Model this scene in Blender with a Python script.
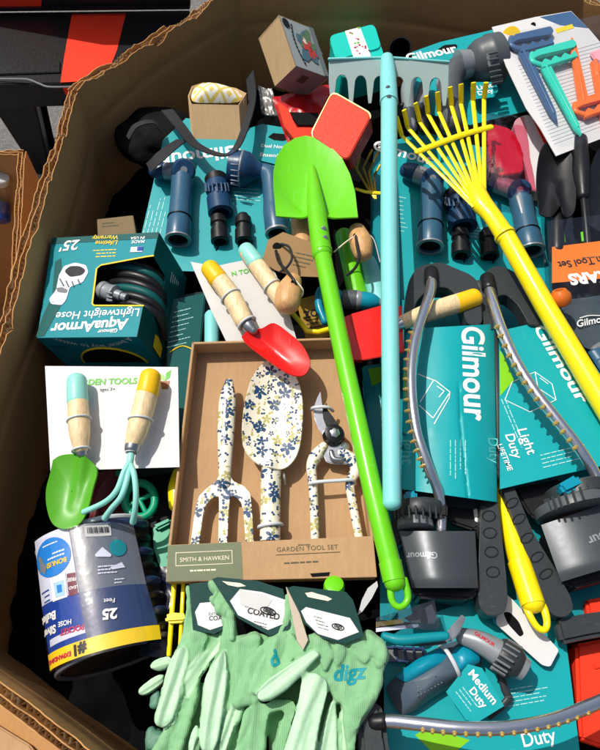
import bpy, bmesh, math, random
from mathutils import Vector, Matrix, noise
from mathutils.bvhtree import BVHTree

random.seed(7)
for o in list(bpy.data.objects):
    bpy.data.objects.remove(o)
SC = bpy.context.scene
COL = SC.collection

# ------------------------------------------------------------------ camera, sky, sun, exposure
FPX = 643.0                                     # focal length in photo pixels (photo is 600 x 750)
CAM_POS = Vector((0.0, -0.50, 0.85))
FWD = (Vector((0, 0, 0)) - CAM_POS).normalized()
RIGHT = Vector((1, 0, 0))
UP = RIGHT.cross(FWD).normalized()
cd = bpy.data.cameras.new('camera')
cd.sensor_fit = 'VERTICAL'
cd.sensor_height = 36.0
cd.lens = 36.0 * FPX / 750.0
cd.clip_start, cd.clip_end = 0.02, 300.0
cam = bpy.data.objects.new('camera', cd)
COL.objects.link(cam)
cam.matrix_world = Matrix.Translation(CAM_POS) @ Matrix((RIGHT, UP, -FWD)).transposed().to_4x4()
SC.camera = cam

SUN_TO = Vector((-0.44, 0.30, 1.0)).normalized()      # direction towards the sun
w = bpy.data.worlds.new('World')
SC.world = w
w.use_nodes = True
nt = w.node_tree
sky = nt.nodes.new('ShaderNodeTexSky')
sky.sky_type = 'NISHITA'
sky.sun_disc = False
sky.dust_density = 4.0
sky.ozone_density = 0.6
sky.sun_elevation = math.asin(SUN_TO.z)
sky.sun_rotation = math.atan2(SUN_TO.x, SUN_TO.y)
bg = nt.nodes['Background']
bg.inputs['Strength'].default_value = 0.10
nt.links.new(sky.outputs[0], bg.inputs['Color'])
sd = bpy.data.lights.new('sun', 'SUN')
sd.energy = 3.9
sd.angle = math.radians(0.5)
sd.color = (1.0, 0.955, 0.88)
sun = bpy.data.objects.new('sun', sd)
COL.objects.link(sun)
sun.rotation_euler = (-SUN_TO).to_track_quat('-Z', 'Y').to_euler()
SC.view_settings.view_transform = 'Standard'
SC.view_settings.look = 'None'
SC.view_settings.exposure = 0.0
SC.view_settings.gamma = 1.0
SC.view_settings.use_curve_mapping = False


# ------------------------------------------------------------------ materials
def lin(h):
    if not isinstance(h, str):
        return tuple(h)
    h = h.lstrip('#')
    r = []
    for i in (0, 2, 4):
        c = int(h[i:i + 2], 16) / 255
        r.append(c / 12.92 if c <= 0.04045 else ((c + 0.055) / 1.055) ** 2.4)
    return tuple(r)


MATS = {}


def mat(name, col, rough=0.5, metal=0.0, var=0.12, vscale=40.0, bump=0.0, bscale=300.0, coat=0.0, spec=0.35,
        dirt=0.0, rvar=0.12, sss=0.0, bstretch=None, scuff=0.0):
    if name in MATS:
        return MATS[name]
    m = bpy.data.materials.new(name)
    m.use_nodes = True
    n, l = m.node_tree.nodes, m.node_tree.links
    b = n['Principled BSDF']
    c = lin(col)
    tc = n.new('ShaderNodeTexCoord')
    nz = n.new('ShaderNodeTexNoise')
    nz.inputs['Scale'].default_value = vscale
    nz.inputs['Detail'].default_value = 6
    nz.inputs['Roughness'].default_value = 0.65
    l.new(tc.outputs['Object'], nz.inputs['Vector'])
    mx = n.new('ShaderNodeMix')
    mx.data_type = 'RGBA'
    mx.inputs['A'].default_value = tuple(x * (1 - var) for x in c) + (1,)
    mx.inputs['B'].default_value = tuple(min(1, x * (1 + var)) for x in c) + (1,)
    l.new(nz.outputs['Fac'], mx.inputs['Factor'])
    out = mx.outputs['Result']
    if dirt > 0:
        n2 = n.new('ShaderNodeTexNoise')
        n2.inputs['Scale'].default_value = vscale * 2.3
        n2.inputs['Detail'].default_value = 8
        n2.inputs['Roughness'].default_value = 0.75
        l.new(tc.outputs['Object'], n2.inputs['Vector'])
        rp = n.new('ShaderNodeValToRGB')
        rp.color_ramp.elements[0].position = 0.56
        rp.color_ramp.elements[1].position = 0.78
        l.new(n2.outputs['Fac'], rp.inputs['Fac'])
        ml = n.new('ShaderNodeMath')
        ml.operation = 'MULTIPLY'
        ml.inputs[1].default_value = dirt
        l.new(rp.outputs['Color'], ml.inputs[0])
        md = n.new('ShaderNodeMix')
        md.data_type = 'RGBA'
        l.new(ml.outputs[0], md.inputs['Factor'])
        l.new(out, md.inputs['A'])
        md.inputs['B'].default_value = (0.30, 0.26, 0.21, 1)
        out = md.outputs['Result']
    if scuff > 0:                                   # fine pale scratches and rub marks in two directions
        for ax_, k_ in (((420, 26, 60), 0.0), ((30, 360, 50), 3.7)):
            mp_ = n.new('ShaderNodeMapping')
            mp_.inputs['Scale'].default_value = ax_
            mp_.inputs['Location'].default_value = (k_, k_, k_)
            mp_.inputs['Rotation'].default_value = (0, 0, 0.5 + k_)
            l.new(tc.outputs['Object'], mp_.inputs[0])
            n3 = n.new('ShaderNodeTexNoise')
            n3.inputs['Scale'].default_value = 1.0
            n3.inputs['Detail'].default_value = 3
            l.new(mp_.outputs[0], n3.inputs['Vector'])
            r3 = n.new('ShaderNodeValToRGB')
            r3.color_ramp.elements[0].position = 0.67
            r3.color_ramp.elements[1].position = 0.80
            l.new(n3.outputs['Fac'], r3.inputs['Fac'])
            m3 = n.new('ShaderNodeMath')
            m3.operation = 'MULTIPLY'
            m3.inputs[1].default_value = scuff
            l.new(r3.outputs['Color'], m3.inputs[0])
            x3 = n.new('ShaderNodeMix')
            x3.data_type = 'RGBA'
            l.new(m3.outputs[0], x3.inputs['Factor'])
            l.new(out, x3.inputs['A'])
            x3.inputs['B'].default_value = tuple(min(1.0, 0.35 + 0.5 * x) for x in c) + (1,)
            out = x3.outputs['Result']
    l.new(out, b.inputs['Base Color'])
    mr = n.new('ShaderNodeMapRange')
    mr.inputs['To Min'].default_value = max(0.02, rough - rvar)
    mr.inputs['To Max'].default_value = min(1, rough + rvar)
    nr = n.new('ShaderNodeTexNoise')
    nr.inputs['Scale'].default_value = vscale * 3
    nr.inputs['Detail'].default_value = 5
    l.new(tc.outputs['Object'], nr.inputs['Vector'])
    l.new(nr.outputs['Fac'], mr.inputs['Value'])
    l.new(mr.outputs['Result'], b.inputs['Roughness'])
    b.inputs['Metallic'].default_value = metal
    b.inputs['Coat Weight'].default_value = coat
    b.inputs['Coat Roughness'].default_value = 0.12
    b.inputs['Specular IOR Level'].default_value = spec
    if sss:
        b.inputs['Subsurface Weight'].default_value = sss
        b.inputs['Subsurface Radius'].default_value = (0.004, 0.003, 0.002)
    if bump > 0:
        nb = n.new('ShaderNodeTexNoise')
        nb.inputs['Scale'].default_value = bscale
        nb.inputs['Detail'].default_value = 4
        if bstretch:
            mp = n.new('ShaderNodeMapping')
            mp.inputs['Scale'].default_value = bstretch
            l.new(tc.outputs['Object'], mp.inputs['Vector'])
            l.new(mp.outputs[0], nb.inputs['Vector'])
        else:
            l.new(tc.outputs['Object'], nb.inputs['Vector'])
        bp = n.new('ShaderNodeBump')
        bp.inputs['Strength'].default_value = bump
        bp.inputs['Distance'].default_value = 0.002
        l.new(nb.outputs['Fac'], bp.inputs['Height'])
        l.new(bp.outputs[0], b.inputs['Normal'])
    MATS[name] = m
    return m


def node_base(name):
    m = bpy.data.materials.new(name)
    m.use_nodes = True
    MATS[name] = m
    return m, m.node_tree.nodes, m.node_tree.links, m.node_tree.nodes['Principled BSDF']


def math_node(n, l, op, a, b=None):
    k = n.new('ShaderNodeMath')
    k.operation = op
    for i, v in enumerate((a, b)):
        if v is None:
            continue
        if isinstance(v, (int, float)):
            k.inputs[i].default_value = v
        else:
            l.new(v, k.inputs[i])
    return k.outputs[0]


def mat_cardboard(name, col, flute_axis='X', pitch=140.0, bump=0.25):
    """kraft board: faint flute lines, fibre specks, scuffs"""
    m, n, l, b = node_base(name)
    c = lin(col)
    tc = n.new('ShaderNodeTexCoord')
    nz = n.new('ShaderNodeTexNoise')
    nz.inputs['Scale'].default_value = 7
    nz.inputs['Detail'].default_value = 8
    nz.inputs['Roughness'].default_value = 0.7
    l.new(tc.outputs['Object'], nz.inputs['Vector'])
    sp = n.new('ShaderNodeTexNoise')
    sp.inputs['Scale'].default_value = 420
    sp.inputs['Detail'].default_value = 3
    l.new(tc.outputs['Object'], sp.inputs['Vector'])
    mx = n.new('ShaderNodeMix')
    mx.data_type = 'RGBA'
    mx.inputs['A'].default_value = tuple(x * 0.55 for x in c) + (1,)
    mx.inputs['B'].default_value = tuple(min(1, x * 1.35) for x in c) + (1,)
    st = n.new('ShaderNodeTexNoise')
    st.inputs['Scale'].default_value = 30
    st.inputs['Detail'].default_value = 5
    mps = n.new('ShaderNodeMapping')
    mps.inputs['Scale'].default_value = (6, 1, 0.6) if flute_axis == 'X' else (1, 6, 0.6)
    l.new(tc.outputs['Object'], mps.inputs[0])
    l.new(mps.outputs[0], st.inputs['Vector'])
    f = math_node(n, l, 'MULTIPLY', nz.outputs['Fac'], 0.45)
    f2 = math_node(n, l, 'ADD', math_node(n, l, 'MULTIPLY', sp.outputs['Fac'], 0.25), math_node(n, l, 'MULTIPLY', st.outputs['Fac'], 0.30))
    l.new(math_node(n, l, 'ADD', f, f2), mx.inputs['Factor'])
    l.new(mx.outputs['Result'], b.inputs['Base Color'])
    b.inputs['Roughness'].default_value = 0.82
    b.inputs['Specular IOR Level'].default_value = 0.25
    wv = n.new('ShaderNodeTexWave')
    wv.bands_direction = flute_axis
    wv.inputs['Scale'].default_value = pitch / 6.283 * 2
    wv.inputs['Distortion'].default_value = 0.4
    l.new(tc.outputs['Object'], wv.inputs['Vector'])
    nb = n.new('ShaderNodeTexNoise')
    nb.inputs['Scale'].default_value = 25
    nb.inputs['Detail'].default_value = 8
    l.new(tc.outputs['Object'], nb.inputs['Vector'])
    h = math_node(n, l, 'ADD', math_node(n, l, 'MULTIPLY', wv.outputs['Fac'], 0.09), nb.outputs['Fac'])
    bp = n.new('ShaderNodeBump')
    bp.inputs['Strength'].default_value = bump
    bp.inputs['Distance'].default_value = 0.003
    l.new(h, bp.inputs['Height'])
    l.new(bp.outputs[0], b.inputs['Normal'])
    return m


def mat_clear(name, tint=(1, 1, 1), amount=0.14, rough=0.08):
    """thin clear packaging film"""
    m, n, l, b = node_base(name)
    out = n['Material Output']
    tr = n.new('ShaderNodeBsdfTransparent')
    tr.inputs['Color'].default_value = tuple(tint) + (1,)
    gl = n.new('ShaderNodeBsdfGlossy')
    gl.inputs['Roughness'].default_value = rough
    tc = n.new('ShaderNodeTexCoord')
    nb = n.new('ShaderNodeTexNoise')
    nb.inputs['Scale'].default_value = 28
    nb.inputs['Detail'].default_value = 3
    l.new(tc.outputs['Object'], nb.inputs['Vector'])
    bp = n.new('ShaderNodeBump')
    bp.inputs['Strength'].default_value = 0.5
    bp.inputs['Distance'].default_value = 0.004
    l.new(nb.outputs['Fac'], bp.inputs['Height'])
    l.new(bp.outputs[0], gl.inputs['Normal'])
    lw = n.new('ShaderNodeLayerWeight')
    lw.inputs['Blend'].default_value = 0.5
    fac = math_node(n, l, 'ADD', math_node(n, l, 'MULTIPLY', math_node(n, l, 'POWER', lw.outputs['Facing'], 4.0), 0.7), 0.03 + amount * 0.2)
    mx = n.new('ShaderNodeMixShader')
    l.new(fac, mx.inputs[0])
    l.new(tr.outputs[0], mx.inputs[1])
    l.new(gl.outputs[0], mx.inputs[2])
    n.remove(b)
    l.new(mx.outputs[0], out.inputs['Surface'])
    return m


def mat_floral(name, cream='#efe6cf', navy='#27476b', olive='#b5ad6a', scale=60.0):
    """printed flowers: each voronoi cell holds a five-petal flower, plus small leaves"""
    m, n, l, b = node_base(name)
    tc = n.new('ShaderNodeTexCoord')
    sep0 = n.new('ShaderNodeSeparateXYZ')
    l.new(tc.outputs['Object'], sep0.inputs[0])
    cmb = n.new('ShaderNodeCombineXYZ')
    l.new(sep0.outputs[0], cmb.inputs[0])
    l.new(sep0.outputs[1], cmb.inputs[1])
    base = None
    prev = lin(cream) + (1,)
    for k, (sc, big, pet, thr) in enumerate(((scale, 0.56, 2.5, 0.22), (scale * 2.1, 0.52, 1.0, 0.30))):
        vo = n.new('ShaderNodeTexVoronoi')
        vo.voronoi_dimensions = '2D'
        vo.inputs['Scale'].default_value = sc
        vo.inputs['Randomness'].default_value = 0.8
        mp = n.new('ShaderNodeMapping')
        mp.inputs['Location'].default_value = (0.37 * k, 0.21 * k, 0)
        l.new(cmb.outputs[0], mp.inputs[0])
        l.new(mp.outputs[0], vo.inputs['Vector'])
        vs = n.new('ShaderNodeVectorMath')
        vs.operation = 'SCALE'
        vs.inputs['Scale'].default_value = sc
        l.new(mp.outputs[0], vs.inputs[0])
        pos = n.new('ShaderNodeVectorMath')
        pos.operation = 'SCALE'
        pos.inputs['Scale'].default_value = sc
        l.new(vo.outputs['Position'], pos.inputs[0])
        df = n.new('ShaderNodeVectorMath')
        df.operation = 'SUBTRACT'
        l.new(vs.outputs[0], df.inputs[0])
        l.new(pos.outputs[0], df.inputs[1])
        sp = n.new('ShaderNodeSeparateXYZ')
        l.new(df.outputs[0], sp.inputs[0])
        rc = n.new('ShaderNodeSeparateColor')
        l.new(vo.outputs['Color'], rc.inputs[0])
        ang = math_node(n, l, 'ARCTAN2', sp.outputs[1], sp.outputs[0])
        ang = math_node(n, l, 'ADD', math_node(n, l, 'MULTIPLY', ang, pet), math_node(n, l, 'MULTIPLY', rc.outputs[0], 6.28))
        cs = math_node(n, l, 'ABSOLUTE', math_node(n, l, 'COSINE', ang))
        ln = n.new('ShaderNodeVectorMath')
        ln.operation = 'LENGTH'
        l.new(df.outputs[0], ln.inputs[0])
        size = math_node(n, l, 'MULTIPLY', math_node(n, l, 'ADD', rc.outputs[1], 0.35), big)
        edge = math_node(n, l, 'MULTIPLY', size, math_node(n, l, 'ADD', math_node(n, l, 'MULTIPLY', cs, 0.75), 0.2 if k == 0 else 0.05))
        inside = math_node(n, l, 'LESS_THAN', ln.outputs['Value'], edge)
        if k == 0:
            core = math_node(n, l, 'GREATER_THAN', ln.outputs['Value'], 0.055)
            inside = math_node(n, l, 'MULTIPLY', inside, core)
        keep = math_node(n, l, 'GREATER_THAN', rc.outputs[2], thr)
        inside = math_node(n, l, 'MULTIPLY', inside, keep)
        colm = n.new('ShaderNodeMix')
        colm.data_type = 'RGBA'
        colm.inputs['A'].default_value = lin(navy) + (1,)
        colm.inputs['B'].default_value = lin(olive) + (1,)
        l.new(math_node(n, l, 'GREATER_THAN', rc.outputs[0], 0.68), colm.inputs['Factor'])
        mx = n.new('ShaderNodeMix')
        mx.data_type = 'RGBA'
        l.new(inside, mx.inputs['Factor'])
        if base is None:
            mx.inputs['A'].default_value = prev
        else:
            l.new(base, mx.inputs['A'])
        l.new(colm.outputs['Result'], mx.inputs['B'])
        base = mx.outputs['Result']
    l.new(base, b.inputs['Base Color'])
    b.inputs['Roughness'].default_value = 0.32
    b.inputs['Coat Weight'].default_value = 0.3
    return m


def mat_wood(name, col='#e3bd86', scale=60.0):
    m, n, l, b = node_base(name)
    c = lin(col)
    tc = n.new('ShaderNodeTexCoord')
    mp = n.new('ShaderNodeMapping')
    mp.inputs['Scale'].default_value = (6, 1.0, 6)
    l.new(tc.outputs['Object'], mp.inputs[0])
    nz = n.new('ShaderNodeTexNoise')
    nz.inputs['Scale'].default_value = scale
    nz.inputs['Detail'].default_value = 6
    nz.inputs['Distortion'].default_value = 0.6
    l.new(mp.outputs[0], nz.inputs[0])
    rp = n.new('ShaderNodeValToRGB')
    e = rp.color_ramp.elements
    e[0].position, e[0].color = 0.3, tuple(x * 0.72 for x in c) + (1,)
    e[1].position, e[1].color = 0.65, tuple(min(1, x * 1.08) for x in c) + (1,)
    l.new(nz.outputs['Fac'], rp.inputs[0])
    l.new(rp.outputs[0], b.inputs['Base Color'])
    b.inputs['Roughness'].default_value = 0.5
    return m


# ------------------------------------------------------------------ pixel rays and frames
def ray(px, py):
    return (FWD + RIGHT * ((px - 300) / FPX) + UP * ((375 - py) / FPX))


def W(px, py, z):
    d = ray(px, py)
    return CAM_POS + d * ((z - CAM_POS.z) / d.z)


class Thing:
    """A top-level thing: an Empty on a plane that passes through pixel (px,py) at height z.
    tx tips the plane's face towards the viewer, ty towards the right (degrees)."""

    def __init__(s, name, label, cat, px, py, z, tx=0, ty=0, group=None, kind=None):
        s.o = W(px, py, z)
        tx, ty = math.radians(tx), math.radians(ty)
        s.n = Vector((math.sin(ty), -math.sin(tx), math.cos(tx) * math.cos(ty))).normalized()
        s.u = (Vector((1, 0, 0)) - s.n * s.n.x).normalized()
        s.v = s.n.cross(s.u)
        s.M = Matrix((s.u, s.v, s.n)).transposed().to_4x4()
        s.M.translation = s.o
        s.Mi = s.M.inverted()
        e = bpy.data.objects.new(name, None)
        e.empty_display_size = 0.02
        COL.objects.link(e)
        e.matrix_world = s.M
        e['label'] = label
        e['category'] = cat
        if group:
            e['group'] = group
        if kind:
            e['kind'] = kind
        s.e = e
        s.warp = None

    # local point on the plane offset by d, seen at the pixel
    def L(s, px, py, d=0.0):
        r = ray(px, py)
        o = s.o + s.n * d
        t = (o - CAM_POS).dot(s.n) / r.dot(s.n)
        return s.Mi @ (CAM_POS + r * t)

    def m(s, p):                                    # metres per photo pixel at a local point
        return max(0.05, (s.M @ p - CAM_POS).dot(FWD)) / FPX

    def obj(s, name, verts, faces, mt, parent=None, angle=40, smooth=True):
        if s.warp:
            verts = [s.warp(Vector(v)) for v in verts]
        me = bpy.data.meshes.new(name)
        me.from_pydata([tuple(v) for v in verts], [], faces)
        return s.link(name, me, mt, parent, angle, smooth)

    def link(s, name, me, mt, parent=None, angle=40, smooth=True):
        me.validate()
        me.materials.append(mt)
        if smooth:
            me.shade_smooth()
            me.set_sharp_from_angle(angle=math.radians(angle))
        o = bpy.data.objects.new(name, me)
        COL.objects.link(o)
        o.parent = parent or s.e
        return o

    def from_bm(s, name, bm, mt, parent=None, angle=40):
        if s.warp:
            for v in bm.verts:
                v.co = s.warp(v.co.copy())
        bmesh.ops.recalc_face_normals(bm, faces=bm.faces[:])
        me = bpy.data.meshes.new(name)
        bm.to_mesh(me)
        bm.free()
        return s.link(name, me, mt, parent, angle)

    # ---- prism from local 3D polygon, thickness below (along -normal of polygon towards 'down')
    def slab(s, name, pts, th, mt, bev=0.0, parent=None, down=None, seg=2, cuts=0):
        bm = bmesh.new()
        vs = [bm.verts.new(p) for p in pts]
        f = bm.faces.new(vs)
        f.normal_update()
        nn = f.normal.copy()
        if down is not None and nn.dot(Vector(down)) < 0:
            nn = -nn
        elif down is None and nn.z > 0:
            nn = -nn
        r = bmesh.ops.extrude_face_region(bm, geom=[f])
        for v in r['geom']:
            if isinstance(v, bmesh.types.BMVert):
                v.co += nn * th
        bmesh.ops.recalc_face_normals(bm, faces=bm.faces[:])
        if bev > 0:
            bmesh.ops.bevel(bm, geom=bm.edges[:], offset=bev, segments=seg, affect='EDGES', clamp_overlap=True)
        if cuts:
            bmesh.ops.triangulate(bm, faces=bm.faces[:])
            for _ in range(cuts):
                bmesh.ops.subdivide_edges(bm, edges=[e for e in bm.edges if e.calc_length() > 0.006], cuts=1)
        return s.from_bm(name, bm, mt, parent)

    def plate(s, name, pix, d0, d1, mt, bev=0.0, parent=None, rnd=0, cuts=0, seg=2):
        """outline given in photo pixels, lying at offset d1, with its underside at d0"""
        if rnd:
            pix = rounded(pix, rnd)
        return s.slab(name, [s.L(x, y, d1) for x, y in pix], d1 - d0, mt, bev, parent, Vector((0, 0, -1)), seg, cuts)

    def tube(s, name, pts, r, mt, seg=14, n=0, flat=1.0, round_=True, parent=None, ref=None, rm=False, taper_caps=True):
        """pts: (px,py,d); r in pixels (one or one per point), rm: metres"""
        P = [s.L(*p) for p in pts]
        if not isinstance(r, (list, tuple)):
            r = [r] * len(P)
        R = [rr if rm else rr * s.m(p) for rr, p in zip(r, P)]
        v, f = sweep(P, R, seg, n, flat, round_, ref)
        return s.obj(name, v, f, mt, parent, 50)

    def lathe(s, name, p0, p1, prof, mt, seg=24, parent=None, angle=35, caps=True):
        """prof: (t along p0->p1, radius px)"""
        A, B = s.L(*p0), s.L(*p1)
        ax = B - A
        k = (s.m(A) + s.m(B)) / 2
        z = ax.normalized()
        x = z.orthogonal().normalized()
        y = z.cross(x)
        vs, fs = [], []
        for t, rr in prof:
            c = A + ax * t
            for i in range(seg):
                a = 2 * math.pi * i / seg
                vs.append(c + (x * math.cos(a) + y * math.sin(a)) * max(rr * k, 1e-5))
        for j in range(len(prof) - 1):
            for i in range(seg):
                i2 = (i + 1) % seg
                fs.append((j * seg + i, j * seg + i2, (j + 1) * seg + i2, (j + 1) * seg + i))
        if caps:
            fs.append(tuple(range(seg))[::-1])
            fs.append(tuple(range((len(prof) - 1) * seg, len(prof) * seg)))
        return s.obj(name, vs, fs, mt, parent, angle)

    def tie(s, name, p, axis, rpx, mt, wire=1.3, parent=None):
        """plastic tie looped round a round handle: p centre (px,py,d), axis = pixel direction of the handle"""
        c = s.L(*p)
        ax = (s.L(p[0] + axis[0], p[1] + axis[1], p[2]) - c).normalized()
        x = ax.cross(Vector((0, 0, 1))).normalized()
        k = s.m(c)
        pts = [c + (x * math.cos(a) + Vector((0, 0, 1)) * math.sin(a)) * rpx * k + ax * (0.10 * rpx * k * math.cos(a)) for a in [2 * math.pi * q / 28 for q in range(29)]]
        v, f = sweep(pts, [wire * k] * len(pts), 7, 0, 1.0, False)
        return s.obj(name, v, f, mt, parent, 60)

    def ball(s, name, p, rpx, mt, sq=(1, 1, 1), parent=None):
        c = s.L(*p)
        k = s.m(c)
        bm = bmesh.new()
        bmesh.ops.create_icosphere(bm, subdivisions=3, radius=1)
        for v in bm.verts:
            v.co = c + Vector((v.co.x * sq[0], v.co.y * sq[1], v.co.z * sq[2])) * rpx * k
        return s.from_bm(name, bm, mt, parent)

    def text(s, name, body, p1, p2, d, mt, bold=0.0, hscale=None, parent=None, shear=0.0, align='W', depth=0.00025, space=1.0):
        """lettering whose baseline runs from pixel p1 to p2; hscale = height of capitals in pixels"""
        cu = bpy.data.curves.new('t', 'FONT')
        cu.body = body
        cu.size = 1.0
        cu.offset = bold
        cu.shear = shear
        cu.space_character = space
        cu.resolution_u = 4
        ob = bpy.data.objects.new('t', cu)
        COL.objects.link(ob)
        me = bpy.data.meshes.new_from_object(ob.evaluated_get(bpy.context.evaluated_depsgraph_get()))
        bpy.data.objects.remove(ob)
        bpy.data.curves.remove(cu)
        xs = [v.co.x for v in me.vertices]
        x0, x1 = min(xs), max(xs)
        A, B = s.L(p1[0], p1[1], d), s.L(p2[0], p2[1], d)
        ux = (B - A)
        ln = ux.length
        ux.normalize()
        uy = Vector((0, 0, 1)).cross(ux).normalized()
        kx = ln / (x1 - x0)
        ky = kx if hscale is None else hscale * s.m(A) / 0.72
        bm = bmesh.new()
        bm.from_mesh(me)
        bpy.data.meshes.remove(me)
        for v in bm.verts:
            p = A + ux * ((v.co.x - x0) * kx) + uy * (v.co.y * ky)
            v.co = p + Vector((0, 0, depth))
        if s.warp:
            bmesh.ops.triangulate(bm, faces=bm.faces[:])
            bmesh.ops.subdivide_edges(bm, edges=[e for e in bm.edges if e.calc_length() > 0.006], cuts=1)
        return s.from_bm(name, bm, mt, parent)

    def drape(s, ob, onto, off=0.0006):
        """lay a flat print onto the curved surface under it"""
        me = onto.data
        bvh = BVHTree.FromPolygons([v.co.copy() for v in me.vertices], [tuple(p.vertices) for p in me.polygons])
        bm = bmesh.new()
        bm.from_mesh(ob.data)
        bmesh.ops.triangulate(bm, faces=bm.faces[:])
        for _ in range(2):
            bmesh.ops.subdivide_edges(bm, edges=[e for e in bm.edges if e.calc_length() > 0.004], cuts=1)
        o = s.Mi @ CAM_POS
        for v in bm.verts:
            d = (v.co - o).normalized()
            hit, nn, _, _ = bvh.ray_cast(o, d)
            if hit is not None:
                v.co = hit - d * off
        bm.to_mesh(ob.data)
        bm.free()
        return ob

    def lines(s, name, a, b, step, n, d, mt, hpx=1.2, fill=0.8, parent=None, seed=1):
        """rows of word-length dashes: print too small to read"""
        rnd = random.Random(seed)
        vs, fs = [], []
        for i in range(n):
            t, end = 0.0, 0.55 + 0.45 * rnd.random()
            while t < end:
                wl = 0.05 + 0.13 * rnd.random()
                t2 = min(t + wl, end)
                q = []
                for tt, hh in ((t, 0), (t2, 0), (t2, 1), (t, 1)):
                    x = a[0] + (b[0] - a[0]) * tt + step[0] * (i + hh * hpx / max(0.1, math.hypot(*step)))
                    y = a[1] + (b[1] - a[1]) * tt + step[1] * (i + hh * hpx / max(0.1, math.hypot(*step)))
                    q.append(s.L(x, y, d))
                k = len(vs)
                vs += q
                fs.append((k, k + 1, k + 2, k + 3))
                t = t2 + 0.025
        return s.obj(name, vs, fs, mt, parent)

    def patch(s, name, pix, d, mt, parent=None, rnd=0, th=0.0003, cuts=0):
        return s.plate(name, pix, d, d + th, mt, 0, parent, rnd, cuts)

    def grid(s, name, fn, nu, nv, mt, th=0.0, parent=None, bev=True):
        """surface fn(a,b)->local Vector, a,b in 0..1, given thickness below"""
        vs, fs = [], []
        for j in range(nv + 1):
            for i in range(nu + 1):
                vs.append(Vector(fn(i / nu, j / nv)))
        for j in range(nv):
            for i in range(nu):
                a = j * (nu + 1) + i
                fs.append((a, a + 1, a + nu + 2, a + nu + 1))
        if th > 0:
            nrm = [Vector() for _ in vs]
            for f in fs:
                nn = (vs[f[1]] - vs[f[0]]).cross(vs[f[3]] - vs[f[0]])
                if nn.length > 1e-12:
                    nn.normalize()
                for i in f:
                    nrm[i] += nn
            N = len(vs)
            low = []
            for v, nn in zip(vs, nrm):
                if nn.length > 1e-9:
                    nn = nn.normalized()
                if nn.z < 0:
                    nn = -nn
                low.append(v - nn * th)
            fs2 = [tuple(i + N for i in reversed(f)) for f in fs]
            edge = [i for i in range(nu + 1)] + [j * (nu + 1) + nu for j in range(1, nv + 1)] + \
                   [nv * (nu + 1) + i for i in range(nu - 1, -1, -1)] + [j * (nu + 1) for j in range(nv - 1, 0, -1)]
            for a, b2 in zip(edge, edge[1:] + edge[:1]):
                fs2.append((a, a + N, b2 + N, b2))
            vs, fs = vs + low, fs + fs2
        return s.obj(name, vs, fs, mt, parent, 50)


def inset(pix, k):
    """shrink an outline by k pixels"""
    n = len(pix)
    ar = sum(pix[i][0] * pix[(i + 1) % n][1] - pix[(i + 1) % n][0] * pix[i][1] for i in range(n))
    sg = 1 if ar > 0 else -1
    out = []
    for i in range(n):
        p0, p1, p2 = Vector(pix[i - 1]), Vector(pix[i]), Vector(pix[(i + 1) % n])
        a, b = (p1 - p0).normalized(), (p2 - p1).normalized()
        nn = Vector((-a.y - b.y, a.x + b.x)) * sg
        if nn.length > 1e-6:
            nn.normalize()
        out.append((p1.x + nn.x * k, p1.y + nn.y * k))
    return out


def rounded(pix, r, seg=5):
    out = []
    k = len(pix)
    for i in range(k):
        p0, p1, p2 = Vector(pix[i - 1]), Vector(pix[i]), Vector(pix[(i + 1) % k])
        a, b = (p0 - p1), (p2 - p1)
        rr = min(r, a.length * 0.45, b.length * 0.45)
        A, B = p1 + a.normalized() * rr, p1 + b.normalized() * rr
        for j in range(seg + 1):
            t = j / seg
            q = A * (1 - t) ** 2 + p1 * 2 * t * (1 - t) + B * t * t
            out.append((q.x, q.y))
    return out


def catmull(P, R, n):
    if n <= 0 or len(P) < 3:
        return P, R
    p, r = [], []
    k = len(P)
    for i in range(k - 1):
        p0, p1, p2, p3 = P[max(i - 1, 0)], P[i], P[i + 1], P[min(i + 2, k - 1)]
        r0, r1, r2, r3 = R[max(i - 1, 0)], R[i], R[i + 1], R[min(i + 2, k - 1)]
        for j in range(n):
            t = j / n
            c = (-0.5 * t ** 3 + t * t - 0.5 * t, 1.5 * t ** 3 - 2.5 * t * t + 1, -1.5 * t ** 3 + 2 * t * t + 0.5 * t, 0.5 * t ** 3 - 0.5 * t * t)
            p.append(p0 * c[0] + p1 * c[1] + p2 * c[2] + p3 * c[3])
            r.append(max(1e-4, r0 * c[0] + r1 * c[1] + r2 * c[2] + r3 * c[3]))
    p.append(P[-1])
    r.append(R[-1])
    return p, r


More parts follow.
